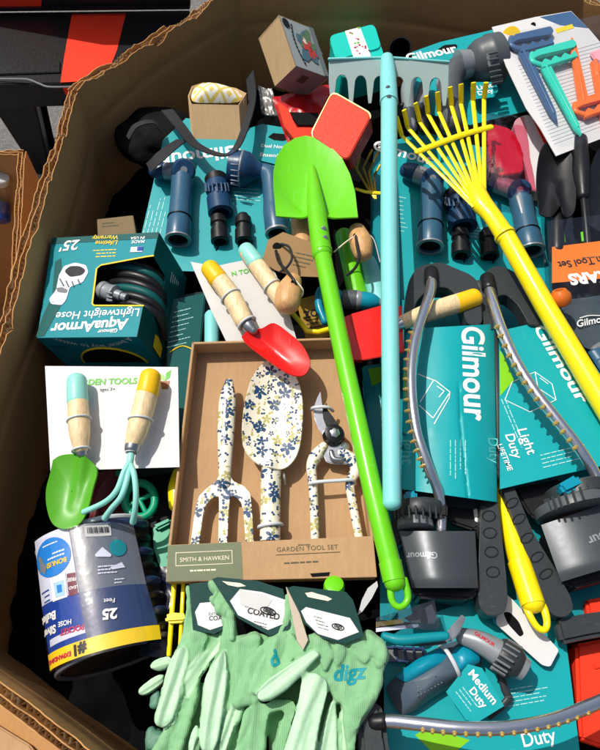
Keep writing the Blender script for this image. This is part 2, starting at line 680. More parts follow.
def sweep(P, R, seg=14, n=0, flat=1.0, round_=True, ref=None, wob=0.0, ph=0.0):
    P, R = catmull(list(P), list(R), n)
    ref = Vector(ref) if ref else Vector((0, 0, 1))
    if round_:                                        # rounded ends
        d0, d1 = (P[0] - P[1]).normalized(), (P[-1] - P[-2]).normalized()
        pre, prer, post, postr = [], [], [], []
        for a in (80, 60, 40, 20):
            a = math.radians(a)
            pre.append(P[0] + d0 * R[0] * math.sin(a) * 0.8)
            prer.append(R[0] * math.cos(a))
        for a in (20, 40, 60, 80):
            a = math.radians(a)
            post.append(P[-1] + d1 * R[-1] * math.sin(a) * 0.8)
            postr.append(R[-1] * math.cos(a))
        P, R = pre + P + post, prer + R + postr
    vs, fs = [], []
    k = len(P)
    prev = None
    for i in range(k):
        t = (P[min(i + 1, k - 1)] - P[max(i - 1, 0)])
        t = t.normalized() if t.length > 1e-9 else Vector((0, 1, 0))
        if prev is None:
            x = ref.cross(t)
            if x.length < 1e-4:
                x = t.orthogonal()
            x.normalize()
        else:
            x = prev - t * prev.dot(t)
            if x.length < 1e-5:
                x = t.orthogonal()
            x.normalize()
        prev = x
        y = t.cross(x)
        for j in range(seg):
            a = 2 * math.pi * j / seg
            k_ = 1 + wob * (math.cos(3 * a + ph + 0.05 * i) + 0.7 * math.cos(2 * a - ph * 1.7 - 0.09 * i) + 0.5 * math.cos(5 * a + ph * 2.3)) if wob else 1.0
            vs.append(P[i] + (x * math.cos(a) + y * math.sin(a) * flat) * (R[i] * k_))
    for i in range(k - 1):
        for j in range(seg):
            j2 = (j + 1) % seg
            fs.append((i * seg + j, i * seg + j2, (i + 1) * seg + j2, (i + 1) * seg + j))
    fs.append(tuple(range(seg))[::-1])
    fs.append(tuple(range((k - 1) * seg, k * seg)))
    return vs, fs

# ------------------------------------------------------------------ material set
TEAL = mat('teal_print', '#049ba0', 0.45, var=0.06, vscale=25, bump=0.05, bscale=30, coat=0.04, dirt=0.05, scuff=0.08)
TEALD = mat('dark_teal_print', '#03848e', 0.5, var=0.08, coat=0.03, spec=0.25)
GREEND = mat('deep_green_print', '#01514f', 0.5, var=0.08, spec=0.25)
WHITE = mat('white_print', '#f0efea', 0.5, var=0.03)
WCARD = mat('white_card', '#d0d0cf', 0.55, var=0.04, vscale=15, bump=0.03, bscale=40, dirt=0.06)
GCARD = mat('grey_card', '#c2c2bf', 0.5, var=0.06, vscale=20, bump=0.03, bscale=60)
LIME = mat('lime_plastic', '#67c80e', 0.34, var=0.05, coat=0.25, dirt=0.22, bump=0.03, bscale=80, scuff=0.32)
LIMEP = mat('lime_print', '#7ec41b', 0.4)
AQUA = mat('aqua_paint', '#7fcecb', 0.45, var=0.1, dirt=0.25, bump=0.05, bscale=120, scuff=0.4)
AQUAG = mat('aqua_grey_paint', '#a6bab6', 0.4, var=0.06, dirt=0.1, scuff=0.3)
YELLOW = mat('yellow_plastic', '#f7de06', 0.34, var=0.05, coat=0.25, dirt=0.22, bump=0.03, bscale=80, scuff=0.35)
YELLOWP = mat('yellow_print', '#f2cb1d', 0.45)
RED = mat('red_paint', '#dc1d16', 0.3, var=0.06, coat=0.3, dirt=0.04, scuff=0.2)
REDT = mat('red_tin', '#ea3a20', 0.55, var=0.06, vscale=60, spec=0.2)
REDD = mat('dark_red_wrap', '#b01418', 0.3, var=0.15, bump=0.3, bscale=60)
NAVY = mat('navy_plastic', '#315a74', 0.36, var=0.07, bump=0.04, bscale=200, dirt=0.05, scuff=0.2)
NAVYD = mat('dark_navy_plastic', '#1c3f61', 0.34, var=0.08, dirt=0.04)
BLACK = mat('black_plastic', '#17181a', 0.38, var=0.15, bump=0.05, bscale=250, dirt=0.05, scuff=0.04)
BLACKM = mat('black_matte', '#0c0c0d', 0.8, spec=0.15, var=0.2, bump=0.15, bscale=200)
STRAP = mat('black_webbing', '#26272a', 0.75, var=0.25, vscale=120, bump=0.5, bscale=500)
GREY = mat('grey_plastic', '#4d5356', 0.42, var=0.08, bump=0.06, bscale=400, dirt=0.06)
DGREY = mat('dark_grey_plastic', '#2f3436', 0.42, var=0.1, bump=0.08, bscale=400, dirt=0.08, scuff=0.15)
MGREY = mat('mid_grey_plastic', '#6d7274', 0.4, var=0.08, bump=0.05, bscale=300, dirt=0.04)
LGREY = mat('silver_plastic', '#8f9498', 0.36, metal=0.3, var=0.06)
HOUSE = mat('gunmetal_housing', '#484d51', 0.36, metal=0.25, var=0.06, rvar=0.06)
CHROME = mat('bright_steel', '#d2d5da', 0.2, metal=0.92, var=0.05, rvar=0.08)
STEEL = mat('dull_steel', '#9a9da2', 0.33, metal=0.9, var=0.1)
BRASS = mat('brass', '#c9ae62', 0.35, metal=0.5, var=0.15, dirt=0.15)
TEALP = mat('teal_plastic', '#0787a0', 0.3, var=0.06, coat=0.15, dirt=0.04)
GREENP = mat('green_plastic', '#0a9a72', 0.35, var=0.08)
MINTK = mat('mint_knit', '#84c98a', 0.8, var=0.13, vscale=60, bump=0.7, bscale=900, dirt=0.07, sss=0.06)
MINTC = mat('mint_coating', '#a2d8a6', 0.5, var=0.11, vscale=70, bump=0.35, bscale=260, coat=0.1, dirt=0.06, sss=0.08)
MINTD = mat('shaded_mint_coating', '#4f7d68', 0.5, var=0.1, bump=0.2, bscale=300)  # mint coating darkened: shade of the lower fingers put into the colour
DKGREEN = mat('bottle_green_card', '#0d3a36', 0.6, var=0.06, spec=0.2)
SAGE = mat('sage_print', '#6d7659', 0.6, var=0.05)
ORANGE = mat('orange_print', '#f07a1d', 0.4, var=0.04)
ORANGEP = mat('orange_plastic', '#f4742b', 0.3, var=0.05, sss=0.1)
PINKP = mat('pink_plastic', '#f3a6b4', 0.3)
SLATE = mat('slate_plastic', '#3f5f86', 0.32, var=0.05)
TURQ = mat('turquoise_plastic', '#35cdb4', 0.3, var=0.05, sss=0.1)
TURQT = mat('turquoise_tin', '#16c5b5', 0.3, var=0.04, coat=0.2)
MAGENTA = mat('magenta_plastic', '#c11a4a', 0.25, var=0.1, coat=0.4)
NAVYP = mat('royal_blue_print', '#173f94', 0.3, var=0.1, coat=0.3)
SKYP = mat('bright_blue_print', '#1f7fd0', 0.3, var=0.08, coat=0.3)
PALEP = mat('pale_lilac_print', '#d3d6e6', 0.35, var=0.06, coat=0.2)
SMOKE = mat('smoky_print', '#666c78', 0.35, var=0.12, coat=0.3)
SMOKEB = mat('smoky_blue_print', '#2b3c66', 0.35, var=0.12, coat=0.3)
MAROON = mat('maroon_print', '#6e1a2c', 0.4)
CRIM = mat('crimson_print', '#c81c4c', 0.4)
CREAM = mat('cream_print', '#e9dcc0', 0.5)
INK = mat('black_ink', '#1b1b1d', 0.5)
INKG = mat('green_ink', '#58b32e', 0.5)
INKT = mat('teal_ink', '#0d8f96', 0.6)
INKO = mat('olive_ink', '#4a4a35', 0.6)
INKR = mat('red_ink', '#b3202b', 0.5)
TAN = mat('terracotta_print', '#9a5a33', 0.5)
CLIP = mat('clear_tie', '#c9ced0', 0.3, var=0.05)
MINTP = mat('mint_paint', '#8fd6c8', 0.38, var=0.05, dirt=0.06)
YELTIP = mat('yellow_paint', '#f2bd12', 0.4, var=0.05, dirt=0.08)
WOOD = mat_wood('pale_wood', '#ecd0a0')
WOOD2 = mat_wood('tan_wood', '#d0a068', 45)
KRAFT = mat_cardboard('kraft_board', '#b8946c', 'X', 160, 0.12)
KRAFTL = mat_cardboard('pale_kraft_board', '#d3b184', 'X', 160, 0.1)
BOARD = mat_cardboard('bin_board', '#bb8c58', 'X', 120, 0.3)
BOARDY = mat_cardboard('bin_board_side', '#bb8c58', 'Y', 120, 0.3)
FLUTE = mat_cardboard('flute_board', '#e2c396', 'X', 400, 0.4)
FLORAL = mat_floral('floral_enamel')
CLEAR = mat_clear('clear_film', (1, 1, 1), 0.3, 0.1)
SMOKEC = mat_clear('smoky_film', (0.72, 0.74, 0.78), 0.2)
PINKC = mat_clear('pink_film', (0.95, 0.45, 0.55), 0.25, 0.05)
GAPDARK = mat('gap_dark_sheet', '#0b0c0d', 0.85, var=0.2, bump=0.2, bscale=25, spec=0.05)


PRINTF = mat('pale_teal_ink', '#a9d6d4', 0.5)


def mat_glove():
    """knit and rubber coating in one skin; the point attribute 'coat' says where the dip coating is"""
    m, n, l, b = node_base('mint_glove')
    tc = n.new('ShaderNodeTexCoord')
    at = n.new('ShaderNodeAttribute')
    at.attribute_name = 'coat'
    nz = n.new('ShaderNodeTexNoise')
    nz.inputs['Scale'].default_value = 55
    nz.inputs['Detail'].default_value = 7
    nz.inputs['Roughness'].default_value = 0.7
    l.new(tc.outputs['Object'], nz.inputs['Vector'])
    cols = []
    for a_, b_ in (('#67a26b', '#97c898'), ('#8fc097', '#c2e0bd')):
        mx = n.new('ShaderNodeMix')
        mx.data_type = 'RGBA'
        mx.inputs['A'].default_value = lin(a_) + (1,)
        mx.inputs['B'].default_value = lin(b_) + (1,)
        l.new(nz.outputs['Fac'], mx.inputs['Factor'])
        cols.append(mx.outputs['Result'])
    mx = n.new('ShaderNodeMix')
    mx.data_type = 'RGBA'
    l.new(at.outputs['Fac'], mx.inputs['Factor'])
    l.new(cols[0], mx.inputs['A'])
    l.new(cols[1], mx.inputs['B'])
    l.new(mx.outputs['Result'], b.inputs['Base Color'])
    mr = n.new('ShaderNodeMapRange')
    mr.inputs['To Min'].default_value = 0.85
    mr.inputs['To Max'].default_value = 0.48
    l.new(at.outputs['Fac'], mr.inputs['Value'])
    l.new(mr.outputs[0], b.inputs['Roughness'])
    b.inputs['Specular IOR Level'].default_value = 0.4
    b.inputs['Sheen Weight'].default_value = 0.15
    wv = n.new('ShaderNodeTexWave')
    wv.bands_direction = 'X'
    wv.inputs['Scale'].default_value = 240
    wv.inputs['Distortion'].default_value = 2.0
    wv.inputs['Detail'].default_value = 2
    l.new(tc.outputs['Object'], wv.inputs['Vector'])
    nb = n.new('ShaderNodeTexNoise')
    nb.inputs['Scale'].default_value = 190
    nb.inputs['Detail'].default_value = 5
    l.new(tc.outputs['Object'], nb.inputs['Vector'])
    h = n.new('ShaderNodeMix')
    h.data_type = 'FLOAT'
    l.new(at.outputs['Fac'], h.inputs['Factor'])
    l.new(math_node(n, l, 'ADD', math_node(n, l, 'MULTIPLY', wv.outputs['Fac'], 0.5), nb.outputs['Fac']), h.inputs['A'])
    l.new(math_node(n, l, 'MULTIPLY', nb.outputs['Fac'], 0.8), h.inputs['B'])
    bp = n.new('ShaderNodeBump')
    bp.inputs['Strength'].default_value = 0.5
    bp.inputs['Distance'].default_value = 0.0016
    l.new(h.outputs['Result'], bp.inputs['Height'])
    l.new(bp.outputs[0], b.inputs['Normal'])
    return m


GLOVE = mat_glove()


def mat_asphalt():
    m, n, l, b = node_base('asphalt')
    tc = n.new('ShaderNodeTexCoord')
    vo = n.new('ShaderNodeTexVoronoi')
    vo.inputs['Scale'].default_value = 130
    l.new(tc.outputs['Object'], vo.inputs['Vector'])
    nz = n.new('ShaderNodeTexNoise')
    nz.inputs['Scale'].default_value = 60
    nz.inputs['Detail'].default_value = 8
    l.new(tc.outputs['Object'], nz.inputs['Vector'])
    rp = n.new('ShaderNodeValToRGB')
    rp.color_ramp.elements[0].color = (0.05, 0.05, 0.052, 1)
    rp.color_ramp.elements[1].color = (0.19, 0.185, 0.175, 1)
    l.new(math_node(n, l, 'MULTIPLY', math_node(n, l, 'ADD', vo.outputs['Distance'], nz.outputs['Fac']), 0.7), rp.inputs[0])
    l.new(rp.outputs[0], b.inputs['Base Color'])
    b.inputs['Roughness'].default_value = 0.9
    bp = n.new('ShaderNodeBump')
    bp.inputs['Strength'].default_value = 0.6
    bp.inputs['Distance'].default_value = 0.004
    l.new(vo.outputs['Distance'], bp.inputs['Height'])
    l.new(bp.outputs[0], b.inputs['Normal'])
    return m


# ------------------------------------------------------------------ setting: asphalt, the two bins, the rack
GZ = -0.86
gm = bpy.data.meshes.new('asphalt_ground')
gm.from_pydata([(-20, -20, GZ), (20, -20, GZ), (20, 20, GZ), (-20, 20, GZ)], [], [(0, 1, 2, 3)])
gm.materials.append(mat_asphalt())
ground = bpy.data.objects.new('asphalt_ground', gm)
ground['kind'] = 'structure'
ground['label'] = 'grey asphalt ground under the cardboard bins'
COL.objects.link(ground)


def bin_panels(T, poly, ztop, zbot, tatter=0.005, th=0.017, seed=0, skip=()):
    """each wall panel: inner liner, outer liner and two layers of flutes that show at the torn rim"""
    k = len(poly)
    cen = Vector((sum(p[0] for p in poly) / k, sum(p[1] for p in poly) / k, 0))
    for i in range(k):
        if i in skip:
            continue
        a, b = Vector((*poly[i], 0)), Vector((*poly[(i + 1) % k], 0))
        d = (b - a)
        ln = d.length
        d.normalize()
        out = Vector((d.y, -d.x, 0))
        if out.dot((a + b) / 2 - cen) < 0:
            out = -out
        sd_ = seed + i * 13.7

        def rim(s, off):
            q = a + d * s
            return ztop + tatter * (noise.noise((q.x * 9, q.y * 9, sd_)) * 2 + 1.3 * noise.noise((q.x * 34, q.y * 34, sd_ + off * 400)) + 0.9 * noise.noise((q.x * 120, q.y * 120, sd_ + off * 900)) - 1.6 * max(0, noise.noise((q.x * 16, q.y * 16, sd_ + 5 + off * 60)) - 0.25) * 4)

        def bulge(s, z):
            q = a + d * s
            e = min(1, s / 0.06, (ln - s) / 0.06)
            fade = min(1.0, max(0.0, (ztop - z) / 0.05))
            r = noise.noise((q.x * 4, q.y * 4, z * 5 + sd_)) * 0.010
            cr = 0.004 * math.exp(-((z - ztop + 0.085 - 0.02 * math.sin(s * 6)) / 0.006) ** 2)
            return out * ((r + cr) * max(0, e) * (0.35 + 0.65 * fade))

        nu = max(6, int(ln / 0.008))
        zs = [0, 0.006, 0.015, 0.03, 0.05, 0.065, 0.072, 0.078, 0.084, 0.09, 0.096, 0.105, 0.12, 0.15, 0.2, 0.28, 0.4, 0.7, ztop - zbot]
        M = BOARDY if abs(d.y) > abs(d.x) else BOARD

        def liner(name, off, parent=None):
            vs, fs = [], []
            for s2 in (0, 0.0014):
                for j, dz in enumerate(zs):
                    for q in range(nu + 1):
                        s = ln * q / nu
                        e = off / 0.017 * 0.008
                        sx = -e + (ln + 2 * e) * q / nu
                        z = rim(s, off) - dz if j < 5 else ztop - dz
                        p = a + d * sx + out * (off + s2) + bulge(s, z)
                        vs.append((p.x, p.y, z))
            N = len(zs) * (nu + 1)
            for s2 in (0, N):
                for j in range(len(zs) - 1):
                    for q in range(nu):
                        v = s2 + j * (nu + 1) + q
                        fs.append((v, v + 1, v + nu + 2, v + nu + 1))
            for q in range(nu):
                fs.append((q, q + 1, N + q + 1, N + q))
            return T.obj(name, [Vector(v) for v in vs], fs, M, parent, 60)

        inner = liner('wall_panel', 0.0)
        liner('middle_liner', th * 0.52, inner)
        liner('outer_liner', th, inner)
        for (o0, o1, lam) in ((0.0014, th * 0.52, 0.0092), (th * 0.52 + 0.0014, th, 0.0078)):
            vs, fs = [], []
            nn = int(ln / lam * 8)
            for q in range(nn + 1):
                s = ln * q / nn
                ph = 2 * math.pi * s / lam + noise.noise((s * 20, sd_, o0 * 100)) * 1.5
                crush = 0.55 + 0.41 * min(1, max(0, 0.6 + noise.noise((s * 11, sd_ + 2, o0 * 50))))
                c = (o0 + o1) / 2 + (o1 - o0) / 2 * crush * math.sin(ph + 0.4 * math.sin(ph * 0.37))
                zt = rim(s, o0 + 0.003) - 0.0015 + 0.002 * noise.noise((s * 200, sd_, 3))
                for dz in (0, 0.012, 0.045):
                    p = a + d * s + out * c + bulge(s, zt - dz)
                    vs.append(Vector((p.x, p.y, zt - dz)))
            for q in range(nn):
                for j in range(2):
                    v = q * 3 + j
                    fs.append((v, v + 1, v + 4, v + 3))
            T.obj('flute', vs, fs, FLUTE, inner, 60)


BIN = [(-0.1428, 0.9184), (0.6026, 0.8815), (0.9262, 0.5601), (0.9262, -0.3438), (0.6249, -0.6451), (-0.0893, -0.5703), (-0.4308, -0.3728), (-0.4174, 0.5691)]
RIM = 0.08
Tb = Thing('cardboard_bin', 'big eight-sided cardboard bin with torn corrugated rim holding the garden goods', 'bin', 300, 375, 0)
bin_panels(Tb, BIN, RIM, GZ + 0.02)
Tb.slab('bin_floor', [Vector((x, y, GZ + 0.03)) for x, y in BIN], 0.02, BOARD)

Tn = Thing('cardboard_box', 'second cardboard box with open flaps outside the bin, by the asphalt', 'box', 300, 375, 0)
NB = [(-0.99, 0.50), (-0.545, 0.50), (-0.475, 0.10), (-0.99, 0.10)]
bin_panels(Tn, NB, -0.005, GZ + 0.02, 0.003, 0.013, 50, skip=(2,))
Tn.slab('box_floor', [Vector((x, y, -0.5)) for x, y in NB], 0.01, BOARD)

Tj = Thing('plastic_jar', 'clear plastic jar with blue base inside the second cardboard box', 'jar', 2, 195, -0.1)
Tj.lathe('jar_body', (0, 215, -0.05), (0, 182, 0.03), [(0, 9), (0.1, 11), (0.75, 11), (0.88, 8), (1, 8)], CLEAR)
Tj.lathe('blue_base', (-1, 222, -0.05), (-1, 203, -0.03), [(0, 9), (0.1, 11), (0.9, 11.5), (1, 10)], NAVYP)
Tj.lathe('lid', (0, 182, 0.03), (0, 176, 0.045), [(0, 8.5), (0.1, 9), (0.9, 9), (1, 8)], CLIP)

# rack of black totes behind the bin
Tr = Thing('storage_tote', 'black plastic tote with orange red stripe across its lid, behind the bin', 'tote', 80, 70, -0.42)
Tr.plate('lid', [(-60, 13), (190, 10), (190, 76), (150, 78), (60, 83), (-60, 85)], -0.02, 0, BLACK, 0.003)
Tr.plate('lid_step', [(-60, 66), (4, 66), (12, 63), (40, 61), (60, 60.5), (60, 72), (-60, 76)], 0.0, 0.006, BLACK, 0.002)
Tr.patch('stripe', [(72, 14), (126, 13), (117, 50), (105, 79.8), (60.5, 82.4), (64, 58)], 0.0, REDT, th=0.001)
p0, p1 = Tr.L(-80, 85, -0.021), Tr.L(190, 76, -0.021)
DN = Vector((0, 0.02, -0.11))
Tr.slab('skirt', [p0, p1, p1 + DN, p0 + DN], 0.02, BLACK, 0.003, down=Vector((0, 1, 0)))
q0, q1 = Tr.L(61, 83.4, -0.021) + Vector((0, -0.002, -0.004)), Tr.L(104, 81, -0.021) + Vector((0, -0.002, -0.004))
Tr.slab('stripe', [q0, q1, q1 + DN * 0.5, q0 + DN * 0.5], 0.003, REDT, down=Vector((0, 1, 0)))
for x0, x1 in ((-12, 34), (60, 110)):
    a0, a1 = Tr.L(x0, 100, -0.10), Tr.L(x1, 97, -0.10)
    Tr.slab('foot', [a0, a1, a1 + Vector((-0.05, 0, GZ + 0.535)), a0 + Vector((0.05, 0, GZ + 0.535))], 0.08, BLACK, 0.006, down=Vector((0, 1, 0)))
    Tr.slab('foot_gusset', [a0 + Vector((0, 0.10, 0)), a1 + Vector((0, 0.10, 0)), a1 + Vector((-0.05, 0.10, GZ + 0.535)), a0 + Vector((0.05, 0.10, GZ + 0.535))], 0.02, BLACKM, 0.004, down=Vector((0, 1, 0)))
Tr.tube('wire', [(-10, 79, 0.006), (20, 79, 0.012), (30, 80, 0.012), (40, 84, 0.008), (52, 87, 0.01), (92, 86, 0.008)], 0.9, LGREY, seg=6, n=6)

Tr2 = Thing('storage_tote', 'black plastic tote with red corner, farthest behind the bin, heightened out of view as shadow caster', 'tote', 60, 13, -0.42, tx=88)
Tr2.plate('front_wall', [(-80, 13), (190, 10), (190, -270), (-80, -270)], -0.04, 0, BLACK, 0.004)  # wall carried up out of view, added height casts shade on the lid
Tr2.plate('stripe', [(-20, 9.5), (41, 9.0), (46, -60), (-20, -60)], 0.0, 0.003, REDT)
Tr2.plate('bottom_lip', [(-80, 12.6), (190, 9.6), (190, 7), (-80, 10)], 0.003, 0.02, BLACK, 0.002)

# lumpy black sheet added under the goods to keep the gaps dark
Tf = Thing('gap_dark_sheet', 'crumpled black sheet added beneath the garden goods to darken the gaps', 'dark filler', 300, 375, 0, kind='stuff')


def in_bin(x, y, m=0.012):
    k = len(BIN)
    for i in range(k):
        ax, ay = BIN[i]
        bx, by = BIN[(i + 1) % k]
        dx, dy = bx - ax, by - ay
        ln = math.hypot(dx, dy)
        if ((x - ax) * (-dy) + (y - ay) * dx) / ln * -1 < m:
            return False
    return True


vs, fs, idx = [], [], {}
ST = 0.012
for i in range(-40, 82):
    for j in range(-60, 78):
        x, y = i * ST, j * ST
        if in_bin(x, y, -0.03):
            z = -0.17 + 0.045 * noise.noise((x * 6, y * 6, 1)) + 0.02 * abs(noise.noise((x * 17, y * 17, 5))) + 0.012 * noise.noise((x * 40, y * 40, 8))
            idx[i, j] = len(vs)
            vs.append(Vector((x, y, z)))
for (i, j), a in idx.items():
    if (i + 1, j) in idx and (i + 1, j + 1) in idx and (i, j + 1) in idx:
        fs.append((a, idx[i + 1, j], idx[i + 1, j + 1], idx[i, j + 1]))
Tf.obj('gap_sheet', vs, fs, GAPDARK, None, 60)

Tc = Thing('cardboard_sheet', 'folded brown cardboard sheet leaning outside the near corner of the bin', 'cardboard', 20, 735, -0.12)
Tc.plate('sheet', [(-60, 660), (0, 702), (60, 748), (110, 790), (-60, 800)], -0.012, 0, BOARD, 0.002)
Tc.plate('fold', [(-60, 690), (30, 745), (60, 790), (-60, 800)], 0.002, 0.012, KRAFT, 0.002)


def closed_blade(T, name, pix, centre, d, mt, dish=0.008, th=0.0016, ridge=None, nu=56, nv=12, rim=0.0, parent=None):
    """dished sheet inside a traced outline; ridge=(pixel a, pixel b, height, width px)"""
    O = [T.L(x, y, d) for x, y in pix]
    O2, _ = catmull(O + [O[0]], [0.0] * (len(O) + 1), 4)
    c = T.L(centre[0], centre[1], d)
    k = len(O2) - 1
    if ridge:
        ra, rb2 = T.L(*ridge[0], d), T.L(*ridge[1], d)
        rw = ridge[3] * T.m(ra)

    def fn(a, b):
        f = a * k
        i = min(int(f), k - 1)
        o = O2[i].lerp(O2[i + 1], f - i)
        p = c.lerp(o, 0.02 + 0.98 * b)
        z = -dish * (1 - b * b) + rim * max(0, (b - 0.9) * 10)
        if ridge:
            ax = rb2 - ra
            t = max(0, min(1, (p - ra).dot(ax) / ax.length_squared))
            q = (p - (ra + ax * t)).length
            z += ridge[2] * (1 - 0.7 * t) * math.exp(-(q / rw) ** 2)
        return p + Vector((0, 0, z))
    return T.grid(name, fn, nu, nv, mt, th, parent)




# ------------------------------------------------------------------ nozzle sets on teal cards
def bore(T, name, p0, p1, r, mt, ring, parent):
    """open pipe end: body, bright ring, dark bore"""
    b = T.lathe(name, p0, p1, [(0, r * 0.92), (0.2, r), (0.96, r * 1.04), (1.0, r * 1.0), (1.0, r * 0.80), (0.55, r * 0.74)], mt, parent=parent, caps=False)
    q0 = tuple(p0[i] + (p1[i] - p0[i]) * 0.93 for i in range(3))
    q1 = tuple(p0[i] + (p1[i] - p0[i]) * 1.04 for i in range(3))
    T.lathe('mouth_ring', q0, q1, [(0, r * 1.0), (0.3, r * 1.1), (0.9, r * 1.1), (1, r * 1.05), (1, r * 0.84), (0.2, r * 0.80)], ring, parent=b, caps=False)
    q2 = tuple(p0[i] + (p1[i] - p0[i]) * 0.80 for i in range(3))
    q3 = tuple(p0[i] + (p1[i] - p0[i]) * 0.90 for i in range(3))
    T.lathe('bore', q2, q3, [(0, r * 0.74), (1, r * 0.79)], BLACKM, parent=b)
    return b


def thumb_nozzle(T, top, bot, d, r, lever, head_r):
    mid = (top[0] + (bot[0] - top[0]) * 0.68, top[1] + (bot[1] - top[1]) * 0.68)
    body = T.tube('nozzle', [(top[0], top[1], d), ((top[0] + mid[0]) / 2, (top[1] + mid[1]) / 2, d), (mid[0], mid[1], d)],
                  [r * 1.0, r * 0.93, r * 1.0], NAVY, seg=20, n=5, round_=False)
    bore(T, 'nozzle_end', (mid[0], mid[1], d), (bot[0], bot[1], d), r * 1.05, NAVY, LGREY, body)
    T.tube('seal', [(mid[0], mid[1], d), (mid[0] + (bot[0] - top[0]) * 0.012, mid[1] + (bot[1] - top[1]) * 0.012, d)], r * 1.07, BLACK, seg=20, round_=False, parent=body)
    T.lathe('thumb_dial', (top[0], top[1], d - 0.004), (top[0] + 1, top[1] - 2, d + 0.020), [(0, head_r), (0.6, head_r * 1.02), (0.9, head_r * 0.93), (1, head_r * 0.8)], NAVYD, parent=body)
    T.lathe('dial_mark', (top[0] + 1, top[1] - 2, d + 0.019), (top[0] + 1, top[1] - 2.2, d + 0.0212), [(0, head_r * 0.32), (1, head_r * 0.28)], LGREY, parent=body)
    T.tube('inlet', [(top[0], top[1], d), (lever[0], lever[1], d - 0.002)], [r * 0.8, r * 0.72], LGREY, seg=18, round_=False, parent=body)
    dx, dy = lever[0] - top[0], lever[1] - top[1]
    T.tube('inlet_cap', [(lever[0] - dx * 0.1, lever[1] - dy * 0.1, d - 0.002), (lever[0] + dx * 0.25, lever[1] + dy * 0.25, d - 0.002)], [r * 0.8, r * 0.62], NAVYD, seg=18, parent=body)
    T.tube('grey_inlay', [(top[0] + (mid[0] - top[0]) * 0.12, top[1] + (mid[1] - top[1]) * 0.12, d + r * 0.00135), (top[0] + (mid[0] - top[0]) * 0.55, top[1] + (mid[1] - top[1]) * 0.55, d + r * 0.00135)], [r * 0.38, r * 0.2], LGREY, flat=0.4, parent=body)
    return body


def adapter(T, a, b, d, r, mt=BLACK, rib=True):
    o = T.lathe('hose_adapter', (*a, d), (*b, d), [(0, r * 0.62), (0.12, r * 0.7), (0.14, r * 0.95), (0.38, r), (0.42, r * 0.8), (0.55, r * 0.8), (0.58, r * 1.02), (0.98, r * 1.05), (1, r * 0.9), (1, r * 0.7), (0.8, r * 0.62)], mt)
    if rib:
        for k in range(9):
            an = math.pi * k / 8 - math.pi / 2
            A = T.L(*a, d)
            off = r * 0.98 * math.sin(an)
            T.tube('grip_rib', [(a[0] + off + (b[0] - a[0]) * 0.14, a[1] + (b[1] - a[1]) * 0.14, d + r * T.m(A) * math.cos(an)),
                                (a[0] + off + (b[0] - a[0]) * 0.38, a[1] + (b[1] - a[1]) * 0.38, d + r * T.m(A) * math.cos(an))], r * 0.09, mt, seg=5, parent=o, round_=False)
    return o


T = Thing('nozzle_set', 'teal card of blue hose nozzles in front of the small kraft carton', 'nozzle set', 215, 210, -0.03, tx=6)
T.plate('card', [(136, 258), (154, 180), (163, 140), (186, 118), (250, 128), (262, 124), (300, 130), (312, 262), (215, 272), (150, 270)], -0.0012, 0, TEAL, cuts=0)
T.text('lettering', 'Gilmour', (240, 145), (160, 155), 0.0004, WHITE, bold=0.02)
T.lines('fine_print', (140, 245), (156, 182), (4, 0.6), 5, 0.0004, PRINTF, 0.8, seed=3)
T.lines('fine_print', (232, 184), (262, 186), (0, 3.6), 5, 0.0004, PRINTF, 0.8, seed=4)
T.plate('hang_tab', [(258, 160), (268, 129), (296, 128), (300, 150), (292, 168)], 0.003, 0.0042, TEAL, rnd=5)
T.plate('hang_slot', [(268, 137), (273, 133), (284, 134), (290, 139), (283, 141), (274, 140)], 0.0043, 0.0046, BLACKM)
T.text('lettering', 'Dual Nozzle', (261, 147), (290, 149), 0.0046, WHITE, bold=0.01)
T.text('lettering', 'Ensemble', (260, 156), (284, 158), 0.0046, WHITE, bold=0.01)
thumb_nozzle(T, (183, 172), (178, 240), 0.022, 11.5, (160, 171), 12)
o = adapter(T, (216, 178), (221, 214), 0.016, 12, NAVYD)
T.lathe('black_collar', (215.7, 177, 0.016), (217, 184, 0.016), [(0, 10), (0.2, 11.5), (1, 11.5)], BLACK, parent=o)
adapter(T, (218, 214), (220, 242), 0.012, 8.5, BLACK, False)
adapter(T, (243, 215), (244, 242), 0.012, 8.5, BLACK, False)
T.tube('zip_tie', [(216, 240, 0.010), (218, 246, 0.002), (216, 250, 0.001)], 0.8, BLACK, seg=6, n=4)
T.tube('zip_tie', [(242, 240, 0.010), (244, 246, 0.002), (242, 249, 0.001)], 0.8, BLACK, seg=6, n=4)
sh = T.lathe('shower_nozzle', (229, 167, 0.026), (264, 172, 0.024), [(0, 14), (0.03, 16.5), (0.3, 17.5), (0.36, 18), (0.55, 17), (0.72, 12), (0.85, 8.5), (1.0, 8)], NAVYD)
for k in range(10):
    a = k / 9 * math.pi - math.pi / 2
    T.tube('grip_rib', [(231, 167 + 17 * math.sin(a), 0.026 + 0.027 * math.cos(a)), (239, 168 + 17.6 * math.sin(a), 0.026 + 0.028 * math.cos(a))], 0.9, NAVYD, seg=5, parent=sh)
T.lathe('trim_ring', (241, 168.7, 0.0255), (243, 169, 0.0253), [(0, 18.2), (0.5, 18.6), (1, 18.0)], LGREY, parent=sh)
T.tube('shower_neck', [(262, 171, 0.024), (270, 176, 0.024), (272, 190, 0.023), (274, 214, 0.022)], [8, 9.5, 9.5, 10.5], NAVY, seg=20, n=5, round_=False, parent=sh)
bore(T, 'nozzle_end', (273, 206, 0.022), (277, 233, 0.022), 11, NAVY, LGREY, sh)

